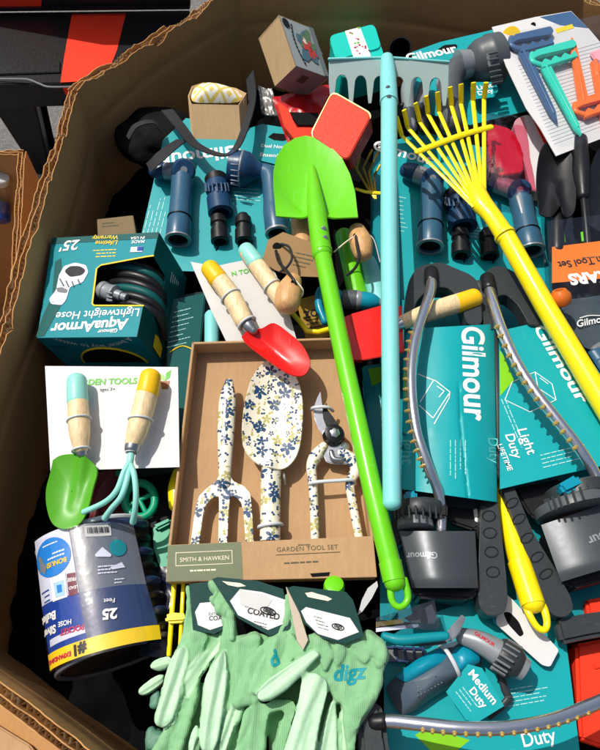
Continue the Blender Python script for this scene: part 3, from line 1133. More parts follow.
T = Thing('nozzle_set', 'teal card of blue hose nozzles underneath the yellow leaf rake', 'nozzle set', 470, 215, -0.025, tx=6)
T.plate('card', [(396, 140), (425, 132), (548, 165), (552, 205), (552, 300), (480, 305), (396, 300)], -0.0012, 0, TEAL)
T.text('lettering', 'Gilmour', (372, 149), (432, 165), 0.0004, WHITE, bold=0.02)
T.lines('fine_print', (396, 196), (408, 198), (0, 4.2), 9, 0.0004, PRINTF, 0.8, seed=5)
T.lines('fine_print', (470, 226), (492, 230), (0, 3.2), 4, 0.0004, PRINTF, 0.8, seed=6)
thumb_nozzle(T, (432, 180), (430, 247), 0.022, 12, (411, 172), 11)
thumb_nozzle(T, (519, 192), (531, 251), 0.022, 12, (490, 182), 11.5)
o = adapter(T, (457, 193), (463, 228), 0.016, 13.5, NAVYD)
T.lathe('black_collar', (456.5, 192, 0.016), (458, 200, 0.016), [(0, 11.5), (0.2, 13.5), (1, 13.5)], BLACK, parent=o)
adapter(T, (460, 228), (461, 256), 0.012, 9, BLACK, False)
adapter(T, (487, 230), (490, 257), 0.012, 9, BLACK, False)
T.tube('zip_tie', [(463, 252, 0.010), (465, 258, 0.002), (464, 262, 0.001)], 0.8, BLACK, seg=6, n=4)
T.tube('zip_tie', [(492, 253, 0.010), (494, 259, 0.002), (493, 263, 0.001)], 0.8, BLACK, seg=6, n=4)

# ------------------------------------------------------------------ lightweight hose carton
T = Thing('hose_carton', 'deep teal hose carton with die-cut window lying upside down by the bin wall', 'carton', 95, 285, 0.055, tx=2, ty=-12)
TL, TR, BR, BL = (52, 238), (159, 232), (137, 337), (37, 338)
D = 0.0
w1, w2, w3, w4 = (153.5, 256), (98, 266), (92.6, 303), (143.5, 305)
T.plate('top_face', [TL, TR, w1, (146, 257), (101, 265.5), (97, 269), w3, (95, 305), w4, BR, BL], -0.0008, 0, TEALD)
Hh = Vector((0, 0, -0.125))
lt, rt, rb, lb = [T.L(*p, 0) for p in (TL, TR, BR, BL)]
n1, n2 = T.L(*w1, 0), T.L(*w4, 0)
T.slab('side_face', [rt, n1, n1 * 0.97 + (rt + Hh) * 0 + Vector((0.004, -0.004, -0.045)), n2 + Vector((0.006, 0.004, -0.055)), n2, rb, rb + Hh, rt + Hh], 0.0008, GREEND, down=Vector((-1, 0, 0)))
T.slab('front_face', [lb, rb, rb + Hh, lb + Hh], 0.0008, TEALD, down=Vector((0, 1, 0)))
T.slab('left_face', [lt, lb, lb + Hh, lt + Hh], 0.0008, GREEND, down=Vector((1, 0, 0)))
T.slab('back_face', [lt, rt, rt + Hh, lt + Hh], 0.0008, GREEND, down=Vector((0, -1, 0)))
T.slab('bottom_face', [lt + Hh, rt + Hh, rb + Hh, lb + Hh], 0.0008, BLACKM)
T.tube('window_edging', [(153.5, 255.6, 0.001), (146, 256.6, 0.001), (101, 265, 0.001), (96.6, 268.5, 0.001), (92.2, 303.5, 0.001), (94, 305.5, 0.001), (143.5, 305.6, 0.001)], 0.9, YELLOWP, seg=6, flat=0.4)
T.patch('green_band', [TL, (TR[0], TR[1]), (157.8, 238), (51.5, 244)], 0.0003, GREEND)
T.text('lettering', 'AquaArmor', (129, 319), (52, 324), 0.0004, WHITE, bold=0.03)
T.text('lettering', 'Gilmour', (118, 328.5), (98, 330), 0.0004, WHITE, bold=0.02)
T.text('lettering', 'Lightweight Hose', (140, 308.5), (57, 312.5), 0.0004, WHITE, bold=0.005)
T.text('lettering', "25'", (80, 240), (62, 241.5), 0.0008, WHITE, bold=0.02)
T.text('lettering', 'Lifetime', (118, 240.5), (96, 241), 0.0008, YELLOWP, bold=0.01)
T.text('lettering', 'Warranty', (119, 235.2), (93, 236.2), 0.0008, YELLOWP, bold=0.01)
T.lines('fine_print', (116, 249), (82, 250.5), (-0.3, 3.2), 3, 0.0004, YELLOWP, 0.9, seed=7)
T.text('lettering', 'MADE', (145, 240), (132, 240.6), 0.0008, WHITE, bold=0.01)
T.text('lettering', 'IN USA', (145, 236.4), (131, 237), 0.0008, WHITE, bold=0.01)
T.patch('flag_print', [(131, 247), (143, 246.4), (142.4, 251.6), (130, 252.2)], 0.0006, PALEP)
T.patch('flag_canton', [(137.5, 246.8), (143, 246.5), (142.6, 250.5), (137, 250.8)], 0.001, NAVYP)
# printed coupling and hose on the carton
T.patch('printed_hose', [(55, 262), (61, 258), (64, 300), (44, 336), (36, 337), (42, 318), (52, 296)], 0.0003, GREEND)
T.patch('printed_coupling', rounded([(59, 275), (64, 266), (75, 262.5), (86, 265), (88.5, 272), (83, 282), (70, 287), (66, 300), (62, 305), (51, 304), (49, 299), (56, 290)], 2), 0.0007, PALEP)
T.patch('printed_bore', rounded([(64, 271), (70, 266), (80, 266), (86, 270), (82, 275), (70, 277)], 3), 0.0011, BLACK)
T.patch('printed_rim', rounded([(56, 288), (62, 287), (68, 290), (66, 293), (58, 292)], 1), 0.0011, MGREY)
A, B = lb + Vector((0.05, -0.0008, -0.018)), rb
for k, ch in enumerate('A better way to water'):
    pass
for x0, y0, x1, y1 in ((60, 279, 64, 286), (66, 281, 69, 287), (72, 281.5, 74, 286.5), (78, 279.5, 80, 284)):
    T.tube('printed_grip', [(x0, y0, 0.0011), (x1, y1, 0.0011)], 0.7, MGREY, seg=4)
T.patch('printed_highlight', rounded([(53, 297), (58, 294), (60, 298), (55, 302)], 1), 0.0011, WHITE)
for k in range(9):
    T.tube('printed_braid', [(40 + k * 2.4, 330 - k * 5.5, 0.0007), (46 + k * 2.2, 327 - k * 5.2, 0.0007)], 0.4, TEAL, seg=4)
# hose and coupling seen in the window
for k, (y0, mtc) in enumerate(((262, BLACK), (268, GREEND), (275, BLACK), (283, BLACK), (289, GREEND), (296, BLACK), (304, BLACK))):
    T.tube('hose_coil', [(100 - k, y0 + 4, -0.05 - 0.004 * (k % 3)), (122, y0 - 1, -0.024), (146, y0 + 4, -0.026), (160, y0 + 16, -0.045), (164, y0 + 34, -0.07)], 4.6, mtc, seg=12, n=5)
cp = T.lathe('coupling', (101, 290, -0.012), (127, 298, -0.014), [(0, 8.5), (0.05, 9.6), (0.16, 9.6), (0.2, 8.6), (0.42, 8.6), (0.46, 9.2), (0.55, 9.2), (0.6, 5.5), (0.8, 5.2), (0.82, 4), (1, 4)], LGREY)
for k in range(7):
    a = k / 6 * math.pi - math.pi / 2
    T.tube('grip_rib', [(107, 292 + 8.2 * math.sin(a), -0.012 + 0.0125 * math.cos(a)), (112, 293.4 + 8.2 * math.sin(a), -0.012 + 0.0125 * math.cos(a))], 0.9, LGREY, seg=5, parent=cp)
T.lathe('coupling_bore', (99.5, 289.5, -0.012), (101.5, 290.2, -0.012), [(0, 6.5), (1, 6.8)], BLACKM, parent=cp)
# front-face print
fr_u = (rb - lb).normalized()
fr_d = Vector((0, 0, -1))
fr_o = Vector((0, -0.0009, 0))


def face_text(T, body, o, ux, uy, size, mt, name='lettering', bold=0.0, arc=0.0):
    cu = bpy.data.curves.new('t', 'FONT')
    cu.body = body
    cu.offset = bold
    cu.resolution_u = 4
    ob = bpy.data.objects.new('t', cu)
    COL.objects.link(ob)
    me = bpy.data.meshes.new_from_object(ob.evaluated_get(bpy.context.evaluated_depsgraph_get()))
    bpy.data.objects.remove(ob)
    bm = bmesh.new()
    bm.from_mesh(me)
    xs = [v.co.x for v in bm.verts]
    xm = (min(xs) + max(xs)) / 2
    for v in bm.verts:
        x, y = (v.co.x - min(xs)), v.co.y
        if arc:
            a = (v.co.x - xm) / arc
            x, y = math.sin(a) * (arc + y) + xm, math.cos(a) * (arc + y) - arc
        v.co = o + ux * (x * size) + uy * (y * size)
    return T.from_bm(name, bm, mt)


face_text(T, 'A better way to water', lb + fr_u * 0.158 + fr_d * 0.020 + fr_o, -fr_u, fr_d, 0.0145, WHITE, arc=6.5)
ar = [lb + fr_u * (0.095 + 0.055 * math.cos(a)) + fr_d * (0.075 - 0.045 * math.sin(a)) + fr_o for a in [math.pi * k / 14 for k in range(15)]]
vs, fs = sweep(ar, [0.0016] * 15, 6)
T.obj('arched_edging', vs, fs, YELLOWP)
T.slab('arched_window', [p + Vector((0, -0.0002, 0)) for p in ar], 0.0004, BLACKM, down=Vector((0, 1, 0)))
face_text(T, '25 ft', lb + fr_u * 0.035 + fr_d * 0.022 + fr_o, -fr_u, fr_d, 0.014, GREEND)
sr = (rb - rt).normalized()
for k in range(5):
    a = rt + sr * 0.03 + Vector((0.0012, 0, -0.065 - 0.007 * k))
    T.slab('fine_print', [a, a + sr * (0.05 + 0.01 * (k % 3)), a + sr * (0.05 + 0.01 * (k % 3)) + Vector((0, 0, -0.0018)), a + Vector((0, 0, -0.0018))], 0.0003, WHITE, down=Vector((-1, 0, 0)))
a = rb + sr * -0.035 + Vector((0.0014, 0, -0.05))
T.slab('yellow_patch', [a, a + sr * 0.022, a + sr * 0.026 + Vector((0, 0, -0.03)), a + sr * -0.004 + Vector((0, 0, -0.03))], 0.0003, YELLOWP, down=Vector((-1, 0, 0)))

# ------------------------------------------------------------------ black strap and bag in the far corner
T = Thing('shoulder_bag', 'black fabric bag with webbing strap in the shaded corner of the bin', 'bag', 165, 140, 0.0)


def ribbon(T, name, pts, wpx, mt, parent=None, th=0.002, tilt=None):
    """flat strap: centre line (px,py,d), width in pixels, slightly twisted"""
    P = [T.L(*p) for p in pts]
    P, R = catmull(P, [0.0] * len(P), 8)
    vs, fs = [], []
    for i, p in enumerate(P):
        t = (P[min(i + 1, len(P) - 1)] - P[max(i - 1, 0)]).normalized()
        tl = (tilt[0] + (tilt[1] - tilt[0]) * i / (len(P) - 1)) if tilt else 0
        x = t.cross(Vector((0, 0, 1))).normalized()
        y = x.cross(t)
        wv = (x * math.cos(tl) + y * math.sin(tl)) * wpx * T.m(p) / 2
        nn = t.cross(wv).normalized() * th / 2
        vs += [p + wv + nn, p - wv + nn, p - wv - nn, p + wv - nn]
    for i in range(len(P) - 1):
        for j in range(4):
            a, b = i * 4 + j, i * 4 + (j + 1) % 4
            fs.append((a, b, b + 4, a + 4))
    k = len(P) - 1
    fs += [(3, 2, 1, 0), (k * 4, k * 4 + 1, k * 4 + 2, k * 4 + 3)]
    return T.obj(name, vs, fs, mt, parent, 60)


bm = bmesh.new()
bmesh.ops.create_icosphere(bm, subdivisions=5, radius=1)
c = T.L(158, 138, -0.06)
for v in bm.verts:
    p = Vector((v.co.x * 0.085, v.co.y * 0.075, v.co.z * 0.05))
    p *= 1 + 0.16 * noise.noise(v.co * 1.6) + 0.03 * noise.noise(v.co * 5)
    v.co = c + p
T.from_bm('bag_body', bm, BLACKM)
ribbon(T, 'strap', [(128, 138, 0.02), (136, 126, 0.035), (152, 122, 0.03), (162, 130, 0.01)], 13, STRAP, tilt=(0.5, 0.2))
ribbon(T, 'strap', [(167, 110, 0.02), (180, 126, 0.03), (196, 145, 0.03), (222, 155, 0.03), (236, 148, 0.03), (246, 125, 0.035), (252, 100, 0.03), (250, 75, 0.02)], 12, STRAP, tilt=(0.2, 0.9))
ribbon(T, 'strap', [(149, 168, 0.02), (160, 157, 0.035), (172, 147, 0.03), (182, 140, 0.02)], 12, STRAP, tilt=(-0.2, 0.2))

# ------------------------------------------------------------------ small kraft carton with patterned soap
T = Thing('soap_carton', 'small open kraft carton holding a yellow diamond patterned wrap', 'carton', 217, 108, 0.035, tx=4)
out = [(188, 96), (192, 86), (203, 82.5), (236, 88), (246, 93), (243, 98), (239, 105), (191, 104)]
P = [T.L(x, y, 0.0) for x, y in out]
Dn = Vector((0.004, -0.078, -0.075))
for i in range(len(P)):
    a, b = P[i], P[(i + 1) % len(P)]
    T.slab('side_panel', [a, b, b + Dn, a + Dn], 0.0012, KRAFTL, down=Vector((0.0001, 1, 0)) if i > 4 else Vector((0, -1, 0)))
T.slab('base_panel', [p + Dn for p in P], 0.001, KRAFTL)
T.slab('label_mark', [P[7].lerp(P[6], 0.42) + Vector((0, -0.0016, -0.012)), P[7].lerp(P[6], 0.52) + Vector((0, -0.0016, -0.012)), P[7].lerp(P[6], 0.52) + Vector((0, -0.0016, -0.05)), P[7].lerp(P[6], 0.42) + Vector((0, -0.0016, -0.05))], 0.0003, CREAM, down=Vector((0, 1, 0)))


def mat_diamond():
    m, n, l, b = node_base('diamond_print')
    tc = n.new('ShaderNodeTexCoord')
    mp = n.new('ShaderNodeMapping')
    mp.inputs['Rotation'].default_value = (0, 0, 0.95)
    mp.inputs['Scale'].default_value = (40, 40, 40)
    l.new(tc.outputs['Object'], mp.inputs[0])
    sp = n.new('ShaderNodeSeparateXYZ')
    l.new(mp.outputs[0], sp.inputs[0])
    fx = math_node(n, l, 'ABSOLUTE', math_node(n, l, 'SUBTRACT', math_node(n, l, 'FRACT', sp.outputs[0]), 0.5))
    fy = math_node(n, l, 'ABSOLUTE', math_node(n, l, 'SUBTRACT', math_node(n, l, 'FRACT', sp.outputs[1]), 0.5))
    mxx = math_node(n, l, 'MAXIMUM', fx, fy)
    band = math_node(n, l, 'MULTIPLY', math_node(n, l, 'GREATER_THAN', mxx, 0.17), math_node(n, l, 'LESS_THAN', mxx, 0.40))
    mx = n.new('ShaderNodeMix')
    mx.data_type = 'RGBA'
    mx.inputs['A'].default_value = lin('#e0c95f') + (1,)
    mx.inputs['B'].default_value = lin('#f2efe2') + (1,)
    l.new(band, mx.inputs['Factor'])
    l.new(mx.outputs['Result'], b.inputs['Base Color'])
    b.inputs['Roughness'].default_value = 0.5
    return m


DIAM = mat_diamond()
closed_blade(T, 'patterned_wrap', [(191, 95), (194, 88), (203, 84.5), (220, 86), (235, 90), (242, 95), (238, 102), (216, 103), (194, 102)], (216, 95), -0.006, DIAM, dish=-0.022, th=0.006)

# ------------------------------------------------------------------ floral gift carton
def cuboid(T, corner, e1, e2, e3, mt, name='carton_body', th=None):
    """closed box from a corner and three edge vectors, as six panels"""
    c = corner
    o = c + (e1 + e2 + e3) / 2
    quads = [(c, c + e1, c + e1 + e2, c + e2), (c + e3, c + e1 + e3, c + e1 + e2 + e3, c + e2 + e3), (c, c + e1, c + e1 + e3, c + e3),
             (c + e2, c + e1 + e2, c + e1 + e2 + e3, c + e2 + e3), (c, c + e2, c + e2 + e3, c + e3), (c + e1, c + e1 + e2, c + e1 + e2 + e3, c + e1 + e3)]
    res = []
    for q, m_ in zip(quads, mt):
        mid = sum(q, Vector()) / 4
        res.append(T.slab(name, list(q), 0.0012, m_, down=o - mid))
    return res


T = Thing('gift_carton', 'grey and kraft gift carton with flower print, propped up in the back of the bin', 'carton', 300, 66, 0.07)
GREYP = mat('pale_grey_print', '#9aa3a2', 0.5, var=0.08)
GREYP2 = mat('mauve_grey_print', '#8c8180', 0.5, var=0.08)
c0 = T.L(296, 66, 0.04)
e_up = T.L(279, 15, 0.095) - c0            # along the left edge of the printed face
e_rt = T.L(329, 78, 0.006) - c0             # along its bottom edge
nrm = e_rt.cross(e_up).normalized()
if nrm.z < 0:
    nrm = -nrm
e_dn = T.L(279, 106, -0.06) - c0
e_dn = e_dn - nrm * e_dn.dot(nrm) + -nrm * 0.10
cuboid(T, c0, e_up, e_rt, -nrm * 0.085, [GREYP, KRAFTL, GREYP2 if False else KRAFTL, KRAFTL, GREYP2, KRAFTL])
ux, uy = e_rt.normalized(), e_up.normalized()
lx, ly = e_rt.length, e_up.length


def on_face(a, b, h=0.0012):
    return c0 + e_rt * a + e_up * b + nrm * h


def blob(T, name, a, b, ra, rb, mt, h, n=14, wob=0.25, seed=0):
    pts = []
    for k in range(n):
        an = 2 * math.pi * k / n
        r = 1 + wob * math.sin(an * 5 + seed) * 0.6 + wob * 0.4 * math.sin(an * 3 + seed * 2)
        pts.append(on_face(a + ra * r * math.cos(an), b + rb * r * math.sin(an), h))
    return T.slab(name, pts, 0.0002, mt, down=-nrm)


blob(T, 'printed_leaves', 0.62, 0.50, 0.30, 0.30, mat('slate_blue_print', '#4f6f7d', 0.5), 0.0014, 18, 0.5, 1)
blob(T, 'printed_leaves', 0.66, 0.62, 0.20, 0.2, mat('sage_leaf_print', '#5f7d5a', 0.5), 0.0017, 18, 0.7, 2)
blob(T, 'printed_flower', 0.60, 0.50, 0.13, 0.13, mat('coral_print', '#c5453f', 0.5), 0.0020, 20, 0.7, 3)
blob(T, 'printed_flower', 0.72, 0.42, 0.08, 0.09, MATS['coral_print'], 0.0020, 20, 0.7, 4)
blob(T, 'printed_flower', 0.55, 0.62, 0.05, 0.06, CREAM, 0.0023, 14, 0.5, 5)
blob(T, 'seal', 0.13, 0.88, 0.10, 0.09, INK, 0.0015, 18, 0, 0)
T.slab('lid_print', [on_face(0.86, 0.02, 0.0015), on_face(1, 0.02, 0.0015), on_face(1, 1, 0.0015), on_face(0.86, 1, 0.0015)], 0.0002, mat('lid_grey', '#707a78', 0.5), down=-nrm)
for body, b0, s_ in (('SECRET', 0.92, 0.011), ('GARDEN', 0.50, 0.0)):
    if s_:
        pass
for k in range(11):
    t = 0.10 + 0.075 * k
    w0 = 0.30 - 0.10 * math.sin(math.pi * (t - 0.1) / 0.85)
    T.slab('print_mark', [on_face(w0, t, 0.0016), on_face(w0 + 0.05, t + 0.01, 0.0016), on_face(w0 + 0.045, t + 0.05, 0.0016), on_face(w0 - 0.005, t + 0.04, 0.0016)], 0.0002, INK, down=-nrm)
T.slab('seam_tape', [c0 + e_rt * 0.35 - nrm * 0.02 + Vector((0, -0.0014, 0)), c0 + e_rt * 0.55 - nrm * 0.02 + Vector((0, -0.0014, 0)), c0 + e_rt * 0.55 - nrm * 0.045 + Vector((0, -0.0014, 0)), c0 + e_rt * 0.35 - nrm * 0.045 + Vector((0, -0.0014, 0))], 0.0003, INKO, down=Vector((0, 1, 0)))

# ------------------------------------------------------------------ turquoise tin
T = Thing('turquoise_tin', 'turquoise tin with a patterned white band behind the aqua rake', 'tin', 358, 42, 0.03, tx=10, ty=3)
T.plate('tin_body', [(330, 36), (374, 24), (388, 66), (342, 78)], -0.07, 0, TURQT, 0.004, rnd=6)
T.plate('lid', [(329, 35), (374.5, 23), (382, 48), (336, 60)], -0.012, 0.003, TURQT, 0.003, rnd=6)
bnd = T.plate('paper_band', [(345, 31), (360, 27), (371, 56), (354, 59)], 0.003, 0.0036, WHITE)
for k in range(16):
    rr = random.Random(k)
    a, b = rr.random(), rr.random()
    x = 346 + 13 * a + 11 * b
    y = 31.5 - 3.6 * a + 24 * b
    T.lathe('printed_dot', (x, y, 0.0036), (x, y, 0.004), [(0, 1.0 + 0.6 * rr.random()), (1, 0.9)], (CRIM, PINKP, INKR, LIMEP)[k % 4], seg=8, parent=bnd)

# ------------------------------------------------------------------ red tin and red wrapped pack
T = Thing('red_tin', 'flat scarlet tin with rounded corners resting above the green shovel blade', 'tin', 340, 125, 0.115, tx=16, ty=-12)
T.plate('lid', [(332, 91), (372, 114), (347, 161), (310, 135)], -0.010, 0, REDT, 0.0035, rnd=7)
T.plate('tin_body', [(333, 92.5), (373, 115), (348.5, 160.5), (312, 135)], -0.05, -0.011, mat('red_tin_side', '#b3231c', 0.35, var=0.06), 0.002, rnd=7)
T.plate('rolled_rim', [(332.4, 90.6), (373, 113.8), (347.6, 162), (309.4, 135)], -0.0122, -0.0110, BRASS, rnd=7)

T = Thing('red_pouch', 'crinkled red foil pouch under the grey gift carton', 'pouch', 295, 115, 0.005, tx=10)
random.seed(5)


def crumple(T, name, pix, d, mt, amp=0.008, fr=30, th=0.003, nu=26, nv=20, parent=None, puff=0.0):
    a, b, c, e = [T.L(x, y, d) for x, y in pix]

    def fn(u, v):
        p = (a * (1 - u) + b * u) * (1 - v) + (e * (1 - u) + c * u) * v
        return p + Vector((0, 0, amp * (noise.noise(p * fr) + 0.5 * abs(noise.noise(p * fr * 2.3))) + puff * (math.sin(math.pi * u) * math.sin(math.pi * v)) ** 0.5))
    return T.grid(name, fn, nu, nv, mt, th, parent)


crumple(T, 'pouch_body', [(272, 98), (330, 84), (345, 138), (288, 146)], 0, REDD, 0.006, 40, puff=0.012)
T.plate('pouch_front', [(277, 101), (288, 108), (296, 127), (312, 140), (300, 146), (284, 126)], 0.012, 0.024, REDT, 0.002, rnd=3)
T.plate('pouch_front', [(296, 127), (330, 128), (338, 144), (312, 146)], 0.010, 0.022, REDT, 0.002, rnd=3)
T.plate('dark_mouth', [(289, 112), (318, 113), (322, 125), (298, 125)], 0.016, 0.018, BLACKM)

T = Thing('foil_pouch', 'torn silver foil pouch beside the kraft side of the gift carton', 'pouch', 266, 108, 0.0)
crumple(T, 'pouch_body', [(258, 86), (272, 90), (282, 118), (262, 114)], 0.0, mat('silver_foil', '#8c8a86', 0.35, metal=0.5, bump=0.3, bscale=50), 0.008, 50)

# brass fan rake tines between the red tin and the aqua handle
T = Thing('small_fan_rake', 'little gold-tined fan rake half hidden between red tin and aqua handle', 'rake', 365, 170, 0.02)
GOLD = mat('gold_tine', '#b29a3c', 0.35, metal=0.5, var=0.1)
for x0, y0, x1, y1, x2, y2 in ((352, 161, 355, 150, 372, 196), (357, 170, 361, 148, 373, 196), (363, 168, 372, 150, 374, 198), (369, 172, 378, 152, 375, 199), (374, 176, 380, 165, 376, 199)):
    T.tube('tine', [(x1, y1, 0.035), ((x0 + x1) / 2, (y0 + y1) / 2, 0.03), (x0, y0, 0.012), ((x0 + x2) / 2, (y0 + y2) / 2, 0.0), (x2, y2, 0.0)], 1.2, GOLD, seg=6)
T.tube('cross_band', [(356, 189, 0.003), (366, 192, 0.004), (380, 193, 0.003)], 2.0, YELLOW, seg=8, flat=0.5)

# ------------------------------------------------------------------ aqua rake
T = Thing('garden_rake', 'long aqua metal rake with wide grey toothed head at the top', 'rake', 387, 100, 0.13, tx=0)
hd = [(329, 62), (331, 57.5), (336, 55.5), (447, 60), (449, 63)]
A0, A1 = T.L(329, 58, 0.018), T.L(449, 62, 0.006)
hx = A1 - A0
L0 = hx.length
hx.normalize()
hdn = Vector((0.0, -0.80, -0.60))                    # the head's face leans down away from the sun


def hp(s, t):
    return A0 + hx * (L0 * s) + hdn * t


hb = 0.042
pts = [hp(0, 0.006), hp(0.015, 0), hp(0.985, 0), hp(1, 0.006)]
nt_ = 7
gap = 1.0 / (nt_ - 1 + 0.38)
outl = []
for k in range(nt_ - 1, -1, -1):
    s0 = k * gap
    s1 = s0 + gap * 0.38
    tip = 0.078 + 0.003 * math.sin(k * 2)
    outl += [hp(s1, hb), hp(s1 - gap * 0.07, tip * 0.85), hp(s1 - gap * 0.11, tip), hp(s0 + gap * 0.11, tip), hp(s0 + gap * 0.07, tip * 0.85), hp(s0, hb)]
    if k > 0:
        for q in range(1, 8):
            a_ = math.pi * q / 8
            outl.append(hp(s0 - gap * 0.31 + gap * 0.31 * math.cos(a_), hb - 0.014 * math.sin(a_)))
head = T.slab('rake_head', pts + outl, 0.0022, AQUAG, 0.0006, down=Vector((0, 1, -0.4)))
T.tube('head_lip', [(329, 59, 0.0185), (388, 57.5, 0.0135), (449, 62, 0.0065)], 1.4, AQUA, seg=8)
T.tube('socket', [(387, 59, 0.012), (388, 75, 0.012), (389, 101, 0.010)], [6.5, 8.0, 9.0], AQUA, seg=20, n=4)
T.tube('handle', [(389, 100, 0.010), (389, 230, 0.002), (390.5, 370, -0.008), (392, 503, -0.02)], [8.2, 8.6, 9.0, 9.4], AQUA, seg=20)
T.lathe('rivet', (388, 88, 0.022), (388, 87.5, 0.026), [(0, 2.6), (0.6, 2.4), (1, 1.2)], STEEL, seg=12)
T.lathe('rivet', (389, 97, 0.022), (389, 96.5, 0.026), [(0, 2.4), (0.6, 2.2), (1, 1.2)], STEEL, seg=12)
T.tube('ferrule_edge', [(389, 101, 0.010), (389, 103, 0.010)], 9.2, AQUA, seg=20, round_=False)

# ------------------------------------------------------------------ green shovel
T = Thing('toy_shovel', 'long bright green shovel with round-nosed blade lying across the whole pile', 'shovel', 316, 200, 0.10)
bl = [(276, 216), (274, 190), (274, 170), (277, 156), (284, 145), (295, 138), (306, 135.5), (316, 138), (330, 146), (342, 158), (350, 174), (355, 192), (358, 217)]
Lb = [T.L(x, y, 0) for x, y in bl]
cen0 = T.L(317, 219, 0)
tipL = T.L(303, 136, 0)
NB_, NR = len(bl), 10


def blade_fn(a, b):
    # a across (outline order), b from the socket line to the outline
    f = a * (NB_ - 1)
    i = min(int(f), NB_ - 2)
    o = Lb[i].lerp(Lb[i + 1], f - i)
    p = cen0.lerp(o, 0.01 + 0.99 * b)
    e_ = min(a, 1 - a) * 9
    dish = -0.013 * (1 - b ** 3) * min(1, e_)
    # raised socket ridge along the middle
    t = (p - cen0).dot((tipL - cen0)) / (tipL - cen0).length_squared
    perp = ((p - cen0) - (tipL - cen0) * t).length
    wdt = 0.020 * max(0.0, 1 - t / 0.62)
    ridge = 0.016 * max(0.0, 1 - t / 0.62) * math.exp(-(perp / max(wdt, 1e-4) * 1.3) ** 2) if wdt > 0 else 0
    return p + Vector((0, 0, dish + ridge))


T.grid('blade', blade_fn, 60, 26, LIME, 0.0025)
T.tube('socket', [(312, 168, -0.008), (314, 190, 0.0), (317, 215, 0.004), (322, 254, 0.008)], [3.5, 7, 9.6, 10.2], LIME, seg=20, n=4)
T.tube('handle', [(321.5, 250, 0.008), (344, 360, 0.004), (372, 488, 0.0), (395, 583, -0.004)], [8.6, 9.2, 10.0, 10.6], LIME, seg=22)
T.tube('collar_edge', [(321.8, 251, 0.008), (322.2, 253, 0.008)], 10.5, LIME, seg=22, round_=False)
for x, y in ((323, 229), (324.5, 238)):
    T.lathe('screw', (x + 0.4, y, 0.019), (x + 0.4, y - 0.4, 0.022), [(0, 3.0), (0.6, 2.8), (1, 1.6)], STEEL, seg=12)
T.tube('end_cap', [(390, 562, -0.003), (394, 581, -0.004)], [11.4, 11.4], LIME, seg=22, round_=False)
lp = [(391, 583, -0.006), (391, 596, -0.008), (394, 604, -0.009), (400, 607, -0.009), (406, 603, -0.009), (408, 595, -0.008), (404, 580, -0.005)]
T.tube('hang_loop', lp, [3.8, 3.6, 3.4, 3.4, 3.4, 3.6, 4.0], LIME, seg=12, n=4)

# ------------------------------------------------------------------ yellow leaf rake
T = Thing('leaf_rake', 'long yellow plastic leaf rake with fan of bent tines', 'rake', 480, 200, 0.085)
tips = [(396.5, 117), (404, 110), (415.5, 103), (426, 96), (437.5, 92), (450, 87), (461, 84), (473.5, 82.5), (486, 82.5)]
bends = [(402, 136), (407.5, 127), (420, 122), (428, 114), (439, 112), (451.5, 106), (461, 104), (473, 101), (484, 99)]
base = [(479 + (k - 4) * 1.3, 203 - (k - 4) * 0.9) for k in range(9)]
OLIVE = YELLOW
for k in range(9):
    bx, by = base[k]
    gx, gy = bends[k]
    tx_, ty_ = tips[k]
    T.tube('tine', [(bx, by, 0.006), ((bx * 0.5 + gx * 0.5), (by * 0.5 + gy * 0.5), 0.012), (gx, gy, 0.012), (gx * 0.93 + tx_ * 0.07, gy * 0.93 + ty_ * 0.07, 0.014), (tx_, ty_, 0.044)],
           [2.2, 2.1, 2.2, 2.5, 2.6], YELLOW, seg=8, flat=0.5, round_=False)
T.tube('cross_band', [(417, 152, 0.013), (440, 143, 0.016), (465, 134, 0.016), (491, 127, 0.013)], 3.4, YELLOW, seg=10, n=4, flat=0.6)
T.tube('hub', [(475, 190, 0.004), (481, 203, 0.004), (492, 216, 0.004), (506, 237, 0.004)], [10, 11, 9.5, 10.2], YELLOW, seg=20, n=4, flat=0.8)
T.tube('handle', [(504, 233, 0.004), (545, 306, -0.012), (600, 398, -0.024), (650, 482, -0.03)], [9.4, 10.2, 11.4, 12.0], YELLOW, seg=22)
T.tube('collar_edge', [(504, 234.5, 0.004), (505.4, 236.5, 0.004)], 10.8, YELLOW, seg=20, round_=False)

T = Thing('toy_tool_handle', 'yellow plastic tool handle end with hang loop between the two sprinklers', 'handle', 525, 580, 0.03)
T.tube('handle', [(488, 440, -0.055), (503, 502, -0.025), (519, 560, -0.008), (533, 604, 0.0)], [9, 9.6, 10.6, 11.4], YELLOW, seg=22, n=4)
T.tube('end_cap', [(519, 562, -0.0075), (533, 605, 0.0)], [11.4, 12.2], YELLOW, seg=22, round_=False)
T.tube('hang_loop', [(524, 602, -0.004), (530, 616, 0.0), (537, 627, 0.0), (544, 630, 0.0), (547, 624, 0.0), (545, 612, 0.0), (539, 598, -0.004)], [4.2, 3.6, 3.4, 3.4, 3.6, 4.0, 4.4], YELLOW, seg=12, n=4)


